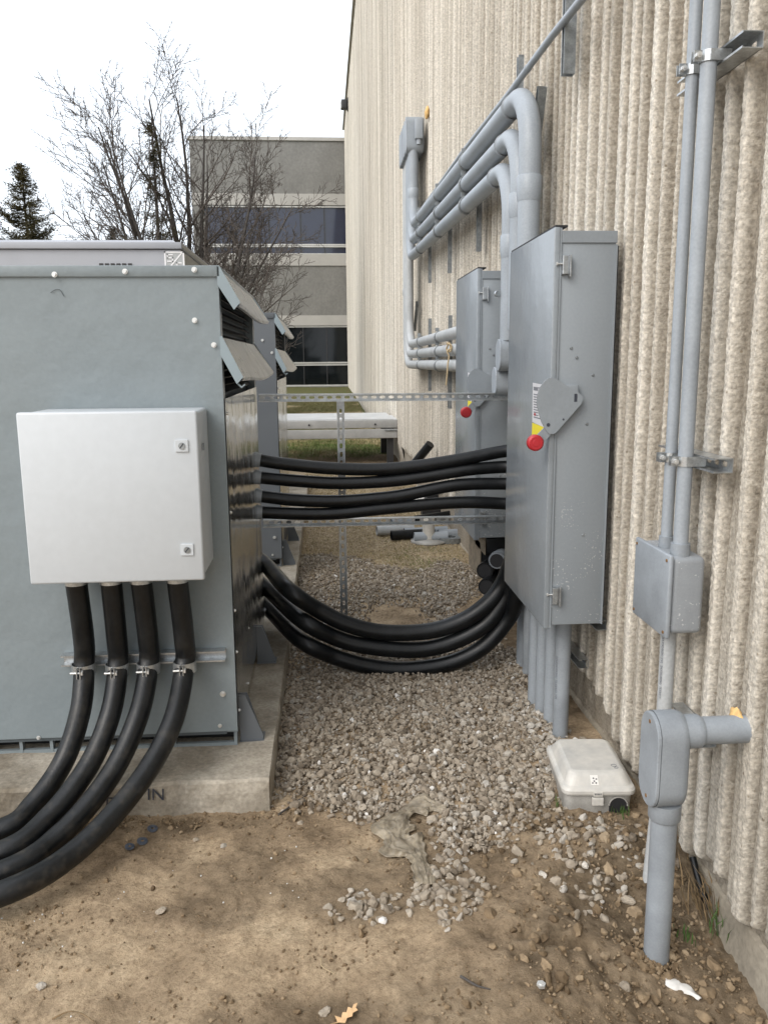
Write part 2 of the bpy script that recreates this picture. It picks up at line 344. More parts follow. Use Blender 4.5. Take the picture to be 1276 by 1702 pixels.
# ------------------------------------------------------------------ ground
def gz(x, y):
    x = np.asarray(x, float); y = np.asarray(y, float)
    z = .022*fbm(x*1.1, y*1.1, 3, 4) + .006*fbm(x*9, y*9, 11, 3)
    z = z - .115*sstep(.5, .95, x)*sstep(2.55, 2.05, y) + .38*sstep(15, 38, y)
    z = z - .02*sstep(-.2, -.5, x)*sstep(2.9, 2.4, y)
    z = z-.014*sstep(.12, .0, np.abs(x-.95)-.16)*sstep(.1, 0, np.abs(y-2.78)-.2)
    mound = .03*np.exp(-((x-.62)**2/.05+(y-2.0)**2/.03)) ; return z+mound*(.5+fbm(x*12, y*12, 5, 2))
def axis(lo, a, b, hi, step, grow=1.12):
    m = list(np.arange(a, b, step)); s = step; v = b
    while v < hi: m.append(v); s *= grow; v += s
    m.append(hi); s = step; v = a-step; L = []
    while v > lo: L.append(v); s *= grow; v -= s
    L.append(lo); return np.array(L[::-1]+m)
xs = axis(-400, -1.7, 1.35, 400, .011, 1.13); ys = axis(-60, 1.45, 5.2, 900, .0125, 1.045)
X, Y = np.meshgrid(xs, ys); Z = gz(X, Y)
near = sstep(8, 5, Y)*sstep(-2.4, -1.7, X)*sstep(1.9, 1.3, X)
ridg = 1-np.abs(fbm(X*14, Y*14, 31, 3))
Z = Z+near*(.004*fbm(X*30, Y*30, 21, 3)+.0025*vnoise(X*85, Y*85, 0, 9)) 
# zones
nz = fbm(X*1.6, Y*1.6, 41, 4); n2 = fbm(X*3.5, Y*3.5, 51, 4)
rough = np.clip(sstep(.35, .95, X)*sstep(3.0, 2.6, Y)+.9*sstep(1.95, 1.75, Y+.12*n2)*sstep(-.3, .3, X+.2*nz)+.55*sstep(.15, .6, n2)*sstep(-1.2, -.3, X)*sstep(3, 2.7, Y), 0, 1)
rough = np.maximum(rough, .9*np.exp(-((Y-2.72)**2/.006))*sstep(-.1, -.3, X))
darkb = np.maximum(rough*(.55+.45*sstep(-.3, .4, n2)), sstep(11.2, 12.2, Y+.3*nz)*sstep(14.6, 13.8, Y+.3*nz)*.9)
darkb = np.maximum(darkb, sstep(-.15, .1, X)*sstep(3.0, 3.6, Y)*sstep(5.2, 4.6, Y)*.45*sstep(1.0, .7, X))
darkb = np.maximum(darkb, .9*sstep(.75, 1.0, X)*sstep(3.3, 3.7, Y)*sstep(5.5, 4.6, Y))
Z = Z+near*rough*(.012*ridg*ridg-.006+.006*fbm(X*40, Y*40, 61, 2))
straw = sstep(5.6, 6.8, Y+.5*nz)*sstep(12.6, 11.6, Y+.2*n2)
grass = np.maximum(sstep(13.7, 14.6, Y+.5*n2), .4*np.exp(-((X-.8)**2/.12+(Y-6.3)**2/.5))*sstep(-.4, .3, n2))
V = np.stack([X, Y, Z], -1).reshape(-1, 3); nx, ny = len(xs), len(ys)
idx = np.arange(nx*ny).reshape(ny, nx)
Fq = np.stack([idx[:-1, :-1], idx[:-1, 1:], idx[1:, 1:], idx[1:, :-1]], -1).reshape(-1, 4)
g = npmesh('ground', V, Fq, 'ground', True, None, np.stack([darkb, straw, grass], -1).reshape(-1, 3), 'zone'); struct(g)

# ------------------------------------------------------------------ ribbed wall
WX = 1.125                                  # outer face of the ribs
edges = []; yy = -6.0; rr = random.Random(3)
while yy < 40.2:
    wr = rr.uniform(.028, .060); wg = rr.uniform(.045, .105)
    if rr.random() < .25: wg *= .55
    edges.append((yy, yy+wr, rr.uniform(.6, 1.0), rr.uniform(-.06, .06), rr.random())); yy += wr+wg
EA = np.array(edges)
def ribprof(Y, Z):
    """0 groove .. 1 rib, with wandering broken edges; also rib index"""
    wob = .0032*vnoise(Y*5, Z*1.7, 0, 71)+.0008*vnoise(Y*38+Z*27, Z*41-Y*23, 0, 72)+.0014*vnoise(Y*120-Z*80, Z*125+Y*70, 0, 73)
    q = Y+wob; i = np.clip(np.searchsorted(EA[:, 0], q)-1, 0, len(EA)-1)
    a, b = EA[i, 0], EA[i, 1]
    e = .007; p = sstep(a-e*.3, a+e, q)*sstep(b+e*.6, b-e, q)
    nxt = np.clip(i+1, 0, len(EA)-1); p = np.maximum(p, sstep(EA[nxt, 0]-e*.3, EA[nxt, 0]+e, q))
    return p, i
def wall_patch(ylo, yhi, dy, zs, disp):
    ysw = np.arange(ylo, yhi+dy*.5, dy); ysw[-1] = yhi
    Yw, Zw = np.meshgrid(ysw, zs); p, i = ribprof(Yw, Zw)
    hgt = EA[i, 2]; end = .045+.14*sstep(2.88, 3.2, Yw)+.13*sstep(3.4, 4.0, Yw)+EA[i, 3]*.6+.012*vnoise(Yw*40, Zw*0, 0, 5)
    end = end+0
    low = sstep(end-.012, end+.02, Zw)
    n1 = vnoise(Yw*92+Zw*61, Zw*88-Yw*57, 0, 81); n2 = vnoise(Yw*170-Zw*110, Zw*175+Yw*100, 0, 82); n3 = vnoise(Yw*30, Zw*26, 0, 83)
    edge = 4*p*(1-p); lowz = sstep(1.75, .75, Zw+.25*(EA[i, 4]-.5))
    q = Yw+.0025*vnoise(Yw*6, Zw*2.5, 0, 71); nx_ = np.clip(i+1, 0, len(EA)-1)
    dE = np.minimum(np.minimum(np.abs(q-EA[i, 0]), np.abs(q-EA[i, 1])), np.abs(q-EA[nx_, 0])); groove = np.exp(-(dE/.0060)**2)
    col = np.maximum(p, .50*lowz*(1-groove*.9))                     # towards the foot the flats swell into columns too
    rough = (.0012*n1+.0017*n2+.0005*n3)*disp
    dep = .040*col*(.7+.3*hgt)+rough*(.22+.85*np.clip(col+edge*.5, 0, 1))+.012-.016*groove*(1-.5*p)
    xw = WX+.05-dep*low-.004*(1-low)*n3
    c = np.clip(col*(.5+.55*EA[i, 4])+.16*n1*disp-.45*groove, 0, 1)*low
    V = np.stack([xw, Yw, Zw], -1).reshape(-1, 3); a, b = Yw.shape; id = np.arange(a*b).reshape(a, b)
    Fq = np.stack([id[:-1, :-1], id[:-1, 1:], id[1:, 1:], id[1:, :-1]], -1).reshape(-1, 4)[:, ::-1]
    return V, Fq, c.reshape(-1)
ROOF = 11.9
bld = empty('building')
def zax(a, step, top): return np.array(list(np.arange(-.4, a, step))+list(np.linspace(a, top, 14)))
parts = [wall_patch(-6, 1.72, .02, zax(3.2, .15, ROOF), .4), wall_patch(1.72, 3.5, .0038, zax(3.35, .0058, ROOF), 1.), wall_patch(3.5, 5.2, .0052, zax(4.2, .0085, ROOF), 1.),
         wall_patch(5.2, 12.2, .013, zax(7.0, .035, ROOF), .8), wall_patch(12.2, 39.9, .022, np.array(list(np.arange(-.4, 12, .25))[:49]+[ROOF]), .3)]
VV, FF, CC = [], [], []; off = 0
for V, Fq, c in parts: VV.append(V); FF.append(Fq+off); CC.append(c); off += len(V)
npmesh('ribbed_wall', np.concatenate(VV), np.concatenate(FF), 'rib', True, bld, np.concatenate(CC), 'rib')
MB().box(1.19, 16, -6, 39.9, -.5, ROOF-.01).build('building_shell', 'found', bld)
MB().box(1.05, 16.05, -6.05, 39.95, ROOF, ROOF+.10).build('roof_coping', 'precast', bld)
fb = MB(); pr = [(1.19, -.6), (1.19, .02), (1.165, .0), (1.155, -.05), (1.13, -.14), (1.10, -.2), (1.08, -.6)]
fb.poly([(x, -6, z) for x, z in pr], (0, 45.9, 0)); fb.build('foundation', 'found', bld)
tag(bld, 'large windowless building with cream ribbed concrete wall carrying the conduits', 'building')
reparent(bld, (8, 17, 0))
def blob(name, c, r, parent, m='foam', seed=1, lab=None):
    import bmesh
    bm = bmesh.new(); bmesh.ops.create_icosphere(bm, subdivisions=3, radius=1)
    b = MB(); vs = [q.co*(1+.28*float(vnoise(q.co.x*2+seed, q.co.y*2, q.co.z*2, seed))) for q in bm.verts]
    b.add([(c[0]+v.x*r[0], c[1]+v.y*r[1], c[2]+v.z*r[2]) for v in vs], [[q.index for q in f.verts] for f in bm.faces], True); bm.free()
    return b.build(name, m, parent)

# ------------------------------------------------------------------ far office building
YB = 40.0
ob = empty('office_building'); XL, XR = -5.85, 1.6
def slab(nm, z0, z1, m, y0=YB, x0=XL, x1=XR, d=.3): return MB().box(x0, x1, y0, y0+d, z0, z1).build(nm, m, ob)
slab('stucco_panel', 9.16, 11.45, 'stucco', YB+.02); slab('parapet_cap', 11.45, 11.6, 'precast', YB-.05, XL-.05, XR, .5)
slab('concrete_band', 8.66, 9.16, 'precast', YB-.03); slab('concrete_band', 5.98, 6.50, 'precast', YB-.03)
slab('stucco_panel', 3.72, 5.98, 'stucco', YB+.02); slab('concrete_band', 3.25, 3.72, 'precast', YB-.03)
slab('base_course', -.3, .42, 'stucco', YB-.03)
MB().box(XL, 20, YB+.4, YB+14, -.3, 11.4).build('building_core', 'stucco', ob)
MB().box(XL+.02, -5.3, YB, YB+.3, 6.5, 8.66).build('corner_pier', 'stucco', ob)
MB().box(XL+.02, -5.3, YB, YB+.3, .42, 3.25).build('corner_pier', 'stucco', ob)
xs_m = [-5.3, -3.9, -2.4, -.95, .15, 1.25]
def strip(z0, z1, gm, mull):
    wn = MB().box(-5.3, 1.28, YB+.12, YB+.16, z0, z1).build('window', gm, ob)
    fr = MB().box(-5.3, 1.28, YB+.02, YB+.11, z0-.035, z0+.035).box(-5.3, 1.28, YB+.02, YB+.11, z1-.03, z1+.03)
    fr.box(1.25, 1.31, YB+.0, YB+.12, z0-.03, z1+.03); fr.build('window_frame', 'alum', wn)
    if mull:
        for x in xs_m[1:-1]: MB().box(x-.02, x+.02, YB+.06, YB+.118, z0+.04, z1-.04).build('mullion', 'flood', wn)
strip(6.92, 8.60, 'glass1', True); strip(6.50, 6.84, 'glass1', True); strip(1.52, 3.2, 'glass2', True); strip(.45, 1.42, 'glass2', True)
tag(ob, 'two storey grey office building with dark ribbon windows beyond the bare tree', 'building'); reparent(ob, (-2, YB, .3))

fl = empty('floodlight')
MB().box(.86, 1.09, 33.6, 33.9, 11.05, 11.38, .03).build('lamp_housing', 'flood', fl)
MB().box(.83, .86, 33.62, 33.88, 11.07, 11.3).build('lamp_lens', 'lens', fl)
MB().box(1.08, 1.13, 33.65, 33.85, 11.0, 11.45).build('wall_bracket', 'flood', fl)
tag(fl, 'small dark floodlight high on the far corner of the ribbed wall', 'floodlight'); reparent(fl, (1.1, 33.75, 11))

# ------------------------------------------------------------------ strut channel helper
def slotted(mb, L, W, t=.0025, slot=.030, sw=.016, pitch=.0476, mx=None, start=.02):
    """plate in the XY plane: length along X from 0, width centred on Y, with rounded slots; thickness in Z"""
    n = max(1, int((L-start)/pitch)); x = 0.
    segs = []
    cells = [(start+i*pitch, start+(i+1)*pitch) for i in range(n) if start+(i+1)*pitch <= L]
    if cells:
        segs = [(0, cells[0][0]), (cells[-1][1], L)]
        for a, b in segs:
            if b-a > 1e-4: mb.box(a, b, -W/2, W/2, 0, t, 0, mx)
    else: mb.box(0, L, -W/2, W/2, 0, t, 0, mx)
    for a, b in cells:
        cx = (a+b)/2; h = W/2; hl = slot/2-sw/2; r = sw/2; inn = []; outr = []
        angs = [0, 30, 60, 90, 120, 150, 180, 210, 240, 270, 300, 330]
        for d in angs:
            q = math.radians(d); sx = hl if math.cos(q) > 1e-6 else (-hl if math.cos(q) < -1e-6 else 0)
            inn.append((cx+sx+r*math.cos(q), r*math.sin(q)))
            dx, dy = math.cos(q), math.sin(q); k = min((b-a)/2/abs(dx) if abs(dx) > 1e-6 else 9, h/abs(dy) if abs(dy) > 1e-6 else 9)
            outr.append((cx+dx*k, dy*k))
        # corner-exact outer ring
        N = len(angs); vs = [(p[0], p[1], t) for p in inn]+[(p[0], p[1], t) for p in outr]+[(p[0], p[1], 0) for p in inn]+[(p[0], p[1], 0) for p in outr]
        vs += [(b, h, t), (a, h, t), (a, -h, t), (b, -h, t), (b, h, 0), (a, h, 0), (a, -h, 0), (b, -h, 0)]
        fs = []
        for i in range(N):
            j = (i+1) % N
            fs += [(i, N+i, N+j, j), (2*N+j, 3*N+j, 3*N+i, 2*N+i), (j, 2*N+j, 2*N+i, i)]
            A, B = outr[i], outr[j]
            for c, (px_, py_) in enumerate([(b, h), (a, h), (a, -h), (b, -h)]):
                on = (abs(A[0]-px_) < 1e-6 or abs(A[1]-py_) < 1e-6) and (abs(B[0]-px_) < 1e-6 or abs(B[1]-py_) < 1e-6) and abs(A[0]-B[0]) > 1e-6 and abs(A[1]-B[1]) > 1e-6
                if on and (A[0]-cx)*(px_-cx) >= -1e-9 and (B[0]-cx)*(px_-cx) >= -1e-9 and A[1]*py_ >= -1e-9 and B[1]*py_ >= -1e-9:
                    fs += [(N+i, 4*N+c, N+j), (3*N+j, 4*N+4+c, 3*N+i)]
        mb.add(vs, fs, False, mx)
def strut_mb(L, W=.041, D=.041, slots=True, t=.0026):
    """channel along local X, slotted web at z=0, open side towards +Z"""
    mb = MB()
    if slots: slotted(mb, L, W, t)
    else: mb.box(0, L, -W/2, W/2, 0, t)
    mb.box(0, L, -W/2, -W/2+t, t, D); mb.box(0, L, W/2-t, W/2, t, D)
    mb.box(0, L, -W/2+t, -W/2+.0055, D-t, D); mb.box(0, L, W/2-.0055, W/2-t, D-t, D)
    return mb
def frame(o, xdir, zdir):
    x = Vector(xdir).normalized(); z = Vector(zdir); z = (z-x*z.dot(x)).normalized(); y = z.cross(x)
    return Matrix(((x.x, y.x, z.x, o[0]), (x.y, y.y, z.y, o[1]), (x.z, y.z, z.z, o[2]), (0, 0, 0, 1)))
def strut(name, o, xdir, zdir, L, label, group=None, m='galv', W=.041, D=.041, slots=True, cat='strut channel'):
    root = empty(name, o); mb = strut_mb(L, W, D, slots); c = mb.build('channel', m, root)
    mxw = frame((0, 0, 0), xdir, zdir)
    for v in c.data.vertices: v.co = mxw @ v.co
    tag(root, label, cat, group); return root

# ------------------------------------------------------------------ concrete pad
def build_pad():
    import bmesh
    xs_ = np.linspace(-3.6, -.23, 136); nxp = len(xs_)
    prof = [(2.79, -.25), (2.79, .0), (2.787, .06), (2.79, .098), (2.80, .108)]+[(y, .11) for y in np.arange(2.83, 10.6, .06)]
    V = []
    for (y, z) in prof:
        for x in xs_:
            e = .006*float(vnoise(x*22, y*22+z*30, 0, 91)) if z < .11 else 0
            V.append((x, y+e, z+(.004*float(vnoise(x*9, y*9, 0, 92)) if z > .09 else 0)))
    id = np.arange(len(V)).reshape(len(prof), nxp)
    Fq = np.stack([id[:-1, :-1], id[:-1, 1:], id[1:, 1:], id[1:, :-1]], -1).reshape(-1, 4)
    # right-hand side face
    V2 = []; zz = [.11, .10, .06, 0, -.25]; yv = [p[0] for p in prof[4:]]
    for j, z in enumerate(zz):
        for y in yv: V2.append((-.23+(0 if j == 0 else .006+.004*float(vnoise(y*14, z*40, 0, 93)))*min(1, max(0, (y-2.80)/.05)), y, z+(.004*float(vnoise(-.23*9, y*9, 0, 92)) if j == 0 else 0)))
    id2 = np.arange(len(V2)).reshape(len(zz), len(yv))+len(V)
    F2 = np.stack([id2[:-1, :-1], id2[1:, :-1], id2[1:, 1:], id2[:-1, 1:]], -1).reshape(-1, 4)
    root = empty('concrete_pad', (-1.8, 6, 0)); o = npmesh('slab', np.array(V+V2)-np.array([-1.8, 6, 0]), np.concatenate([Fq, F2]), 'conc', False, root)
    for t, px_, py_, h in (('DU', 196, 1336, .062), ('IN', 259, 1322, .064)):
        cu = bpy.data.curves.new('marker', 'FONT'); cu.body = t; cu.size = h; cu.extrude = .0004; cu.align_x = 'CENTER'; cu.align_y = 'CENTER'
        tmp = bpy.data.objects.new('marker', cu); COL.objects.link(tmp); dg = bpy.context.evaluated_depsgraph_get()
        me = bpy.data.meshes.new_from_object(tmp.evaluated_get(dg)); bpy.data.objects.remove(tmp)
        me.materials.clear(); me.materials.append(M['ink']); q = bpy.data.objects.new('marker_writing', me); COL.objects.link(q)
        P = at(px_, py_, 2.778); q.parent = root; q.rotation_euler = (PI/2, .06, 0); q.location = Vector(P)-root.location
    tag(root, 'stained raised concrete pad under the grey transformers', 'concrete pad')
build_pad()

def text_mesh(body, size, m, parent, matrix, ext=.0004, name='lettering', sx=1.0):
    cu = bpy.data.curves.new(name, 'FONT'); cu.body = body; cu.size = size; cu.extrude = ext; cu.align_x = 'CENTER'; cu.align_y = 'CENTER'
    tmp = bpy.data.objects.new(name, cu); COL.objects.link(tmp); dg = bpy.context.evaluated_depsgraph_get()
    me = bpy.data.meshes.new_from_object(tmp.evaluated_get(dg)); bpy.data.objects.remove(tmp)
    for v in me.vertices: v.co = matrix @ Vector((v.co.x*sx, v.co.y, v.co.z))
    me.materials.clear(); me.materials.append(M[m]); o = bpy.data.objects.new(name, me); COL.objects.link(o); o.parent = parent; return o

# ------------------------------------------------------------------ transformers
def make_tx():
    r = empty('transformer')                       # local coordinates: front face Y=0, right side X=0, pad top Z=0
    def W(x, y, z): return (x, y, z)
    MB().box(-1.45, -.045, .012, 1.335, .05, 1.80).build('core_enclosure', 'txd', r)
    MB().box(-1.46, 0, 0, .010, .066, 1.80, .002).build('front_panel', 'tx', r)
    MB().box(-1.46, 0, 1.338, 1.35, .058, 1.80).build('back_panel', 'tx', r)
    MB().box(-.042, -.001, .011, .055, .058, 1.80).build('corner_post', 'tx', r); MB().box(-.042, -.001, 1.29, 1.337, .058, 1.80).build('corner_post', 'tx', r)
    roof = MB().box(-1.47, .006, -.010, 1.36, 1.783, 1.822, .003); roof.build('roof', 'tx', r)
    # right-hand skin, slightly bulged sheet
    V = []; ny, nz = 40, 50
    for j in range(nz+1):
        for i in range(ny+1):
            u, v = i/ny, j/nz; y = .012+u*1.33; z = .055+v*1.30
            V.append((.003+.010*math.sin(PI*u)*math.sin(PI*v)+.0035*float(vnoise(u*3.5, v*4, 0, 7))*math.sin(PI*u), y, z))
    id = np.arange(len(V)).reshape(nz+1, ny+1)
    npmesh('side_panel', V, np.stack([id[:-1, :-1], id[:-1, 1:], id[1:, 1:], id[1:, :-1]], -1).reshape(-1, 4), 'mirror', True, r)
    lv = MB()
    for k in range(14):
        z = 1.37+k*.029
        lv.poly([(-.042, .056, z+.02), (-.020, .056, z), (-.018, .056, z+.002), (-.040, .056, z+.022)], (0, 1.233, 0))
    lv.build('louvre', 'black', r)
    def hood(top, bot, out, far_out, m1, tn):
        # sheet from (xin, top) down to (out, bot), flaring a little towards the far end
        h = MB(); n = 24; P = []
        for i in range(n+1):
            u = i/n; y = -.008+u*1.36; ox = out+(far_out-out)*u
            zz = bot-.012*math.sin(PI*u)+.004*math.sin(7*u)
            P += [(.0, y, top), (ox*.5+.0012*math.sin(9*u), y, (top+zz)/2-.001), (ox, y, zz), (ox-.003, y, zz-.010), (ox-.014, y, zz-.010)]
        k = 5; fs = [(i*k+j, (i+1)*k+j, (i+1)*k+j+1, i*k+j+1) for i in range(n) for j in range(k-1)]
        h.add(P, fs, False); h.add([(a[0]-.0012, a[1], a[2]-.0012) for a in P], [f[::-1] for f in fs], False)
        o = h.build('hood', m1, r)
        c = MB().poly([(-.004, -.010, top+.002), (.004, -.010, top+.004), (out+.002, -.010, bot+.003), (out-.022, -.010, bot-.022), (-.004, -.010, top-.062)], (0, .006, 0))
        c.build('end_cap', 'cap', o)
        c = MB().poly([(-.004, 1.346, top+.002), (.004, 1.346, top+.004), (far_out, 1.346, bot+.003), (-.004, 1.346, top-.062)], (0, .006, 0)); c.build('end_cap', 'cap', o)
        if tn:
            MB().tube([(out-.018, .004, bot-.022), (out-.006, .0, bot-.034), (out+.006, .004, bot-.024)], .004, 6).build('hem_curl', 'cap', o)
    hood(1.818, 1.692, .072, .080, 'mirror2', False); hood(1.575, 1.43, .072, .098, 'mirror2', True)
    # base skid with pockets
    b = MB().box(-1.45, -.012, .022, .04, -.008, .010).box(-1.45, -.012, .022, .04, .056, .070)
    for x in (-1.45, -.99, -.835, -.72, -.25, -.012): b.box(x-.006 if x > -1.4 else x, x+.006, .020, .045, -.008, .06)
    b.build('base_skid', 'tx', r)
    MB().box(-1.44, -.02, .10, 1.3, -.006, .05).build('skid_recess', 'black', r)
    for yf in (.055, .86):
        f = MB().poly([(.003, yf, -.006), (.093, yf, -.006), (.093, yf, .02), (.028, yf, .19), (.003, yf, .19)], (0, .008, 0))
        f.box(.0, .096, yf-.01, yf+.075, -.008, .0).poly([(.003, yf+.008, .02), (.09, yf+.008, .02), (.03, yf+.05, .18), (.003, yf+.05, .18)], (0, .004, 0)); f.build('anchor_foot', 'tx_feet_and_shade', r)
        MB().hexb((.06, yf+.035, 0), (0, 0, 1), .009, .014).build('anchor_bolt', 'bolt', r)
    for c_ in list(r.children_recursive):
        for v in c_.data.vertices:
            if v.co.y > .13: v.co.y = .13+(v.co.y-.13)*1.075
    return r
tx = make_tx(); tx.location = (-.365, 3.05, .112)
tag(tx, 'nearest grey transformer enclosure with polished side skin and two side hoods', 'transformer', 'grey ventilated transformers on the pad')
def txbolts(root, pts, base):
    for (px_, py_, s) in pts:
        P = Vector(at(px_, py_, 3.04))-Vector(base); MB().hexb((P.x, -.001 if P.z < 1.78 else -.011, P.z), (0, -1, 0), .0068*s, .011*s).build('bolt', 'bolt', root)
txbolts(tx, [(91, 456, 1), (208, 451, 1), (323, 448, 1), (323, 532, 1), (355, 573, 1), (370, 1155, 1.15), (365, 1208, .8), (63, 1228, .8)], (-.365, 3.05, .112))
for k, (yy_, zz_) in enumerate([(.05, 1.30), (.03, .93), (.02, .55), (.03, .38), (.5, .32), (1.3, .75), (.03, .14), (.4, .10), (.9, .6)]):
    MB().hexb((.004, yy_, zz_), (1, 0, 0), .0045, .006).build('side_screw', 'bolt', tx)
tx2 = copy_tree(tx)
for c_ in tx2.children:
    if c_.data and c_.data.materials and c_.data.materials[0] == M['tx']: c_.data = c_.data.copy(); c_.data.materials[0] = M['tx_feet_and_shade']  # shade behind the nearest transformer, put into the body colour as a darker tone
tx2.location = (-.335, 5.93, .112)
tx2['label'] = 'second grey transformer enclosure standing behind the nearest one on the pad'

# marks: scuff on front panel is real dirt
MB().tube(spline([at(84, 486, 3.046), at(92, 481, 3.046), (at(100, 482, 3.046)), at(106, 492, 3.046)], 4), .0012, 6).build('scuff_mark', 'txd', tx).matrix_parent_inverse = Matrix.Translation(-tx.location)

# ------------------------------------------------------------------ big switchgear behind
gr = empty('switchgear_cabinet')
GX = -1.315; gy0, gy1 = 8.2, 10.5
MB().box(-4.2, GX-.02, gy0+.03, gy1-.03, .11, 2.645).build('body', 'gear', gr)
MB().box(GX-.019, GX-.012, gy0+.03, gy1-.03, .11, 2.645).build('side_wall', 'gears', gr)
rf = MB().box(-4.25, GX, gy0, gy1, 2.652, 2.712, .004).build('roof', 'gear', gr)
MB().poly([(-4.2, gy0+.03, 2.714), (GX-.06, gy0+.03, 2.714), (GX-.09, gy0+.1, 2.742), (-4.2, gy0+.1, 2.742)], (0, 2.1, 0)).build('roof_crown', 'gear', rf)
MB().box(GX+.001, GX+.006, gy0+.02, gy1-.02, 2.66, 2.70).build('roof_edge_trim', 'gears', rf)
vt = MB()
for k in range(6): x = at(167+k*9.6, 440, 8.2)[0]; vt.box(x-.018, x+.018, gy0+.022, gy0+.029, 2.475, 2.522)
vt.build('vent_slots', 'flood', gr)
e = MB(); P0 = at(272, 418.5, 8.2); S = .185; lx, lz, ly = P0[0], 2.630, gy0+.022
for a, b, c, d in ((0, S, -.013, 0), (0, S, -S, -S+.013), (0, .013, -S, 0), (S-.013, S, -S, 0)): e.box(lx+a, lx+b, ly, ly+.006, lz+c, lz+d)
e.poly([(lx+.012, ly, lz-S+.012), (lx+.028, ly, lz-S+.012), (lx+S-.012, ly, lz-.012), (lx+S-.028, ly, lz-.012)], (0, .006, 0))
def L_(pts, w=.011):
    for (a, b), (c, d) in zip(pts, pts[1:]): e.box(lx+min(a, c)-w/2, lx+max(a, c)+w/2, ly-.001, ly+.005, lz+min(b, d)-w/2, lz+max(b, d)+w/2)
L_([(.075, -.03), (.030, -.03), (.030, -.058), (.075, -.058), (.075, -.09), (.030, -.09)]); L_([(.155, -.105), (.115, -.105), (.115, -.158), (.155, -.158)])
e.build('emblem', 'logo', gr)
MB().box(lx+.01, lx+S-.01, ly+.003, ly+.007, lz-S+.01, lz-.01).build('emblem_backing', 'pvcl', gr)
tag(gr, 'long pale grey metal switchgear cabinet with square white slashed emblem behind the transformers', 'switchgear'); reparent(gr, (-2.7, 9.3, .11))

# ------------------------------------------------------------------ light grey cabinet on transformer face
wc = empty('control_cabinet')
c0 = at(25, 687, 2.77); c1 = at(340, 968, 2.77); zt = at(180, 684, 2.77)[2]; zb = at(180, 969, 2.77)[2]
XA, XB = c0[0], at(333, 820, 2.77)[0]
MB().box(XA+.008, XB-.004, 2.795, 3.048, zb+.006, zt-.004, .012).build('body', 'white', wc)
MB().box(XA, XB, 2.770, 2.797, zb, zt, .0075).build('door', 'white', wc)
for (px_, py_) in ((302, 741), (311, 914)):
    P = at(px_, py_, 2.765); lk = MB().box(P[0]-.021, P[0]+.021, 2.764, 2.7705, P[2]-.020, P[2]+.020, .0015).build('lock_plate', 'white', wc)
    MB().cyl((P[0], 2.7635, P[2]), (P[0], 2.7605, P[2]), .011, 20).build('lock_barrel', 'galvd', lk)
    MB().box(-.010, .010, -.001, .001, -.0016, .0016).build('lock_slot', 'ink', lk, Matrix.Translation((P[0], 2.7600, P[2])) @ Matrix.Rotation(-.9, 4, 'Y'))
MB().box(XB-.001, XB+.004, 2.87, 2.885, 1.30, 1.325).build('hinge_pin', 'galvd', wc)
tag(wc, 'light grey control cabinet with two square locks fixed to the nearest transformer face', 'control cabinet')
reparent(wc, ((XA+XB)/2, 2.9, zb))

# four cables from its bottom
CR = .0375
paths = [[(128, 985), (139, 1060), (140, 1105), (134, 1180), (106, 1265), (55, 1338), (0, 1380)],
         [(186, 985), (194, 1060), (196, 1105), (184, 1185), (148, 1272), (80, 1360), (0, 1418)],
         [(236, 985), (246, 1060), (247, 1105), (230, 1190), (183, 1290), (98, 1390), (0, 1452)],
         [(296, 985), (306, 1060), (307, 1105), (287, 1200), (232, 1300), (130, 1412), (0, 1487)]]
ends = [2.60, 2.48, 2.38, 2.26]
clab = ['thick black cable bending left out of the control cabinet, leftmost of the four', 'thick black cable from the control cabinet, second from the left of the four',
        'thick black cable from the control cabinet, third from the left of the four', 'thick black cable from the control cabinet, rightmost and nearest of the four']
for k, (pp, ye) in enumerate(zip(paths, ends)):
    dep = [2.90, 2.955, 2.965, 2.90+.0, 2.965-.36*(2.965-ye)/.6, 2.965-.75*(2.965-ye), ye]
    dep[3] = 2.965-.13*(2.965-ye)/.6; dep[4] = 2.965-.45*(2.965-ye); dep[5] = 2.965-.75*(2.965-ye)
    P = [at(x, y, d) for (x, y), d in zip(pp, dep)]
    P[0][2] = zb-.03; P = [np.array([P[0][0], 2.90, zb+.01])]+P
    last = P[-1]; P += [last+np.array([-.35, -.05, -.045]), last+np.array([-.9, -.02, -.05])]
    root = empty('flexible_cable', tuple(P[0])); Q = spline(P, 12)
    MB().tube([tuple(np.array(q)-P[0]) for q in Q], CR, 24).build('jacket', 'cabled', root)
    gl = MB().cyl((0, 0, -.045), (0, 0, -.012), .0405, 24).tube([(0, 0, -.034), (0, 0, -.0125)], .0455, 8, True, False); gl.build('gland', 'galv', root)
    tag(root, clab[k], 'cable', 'cables from the control cabinet')
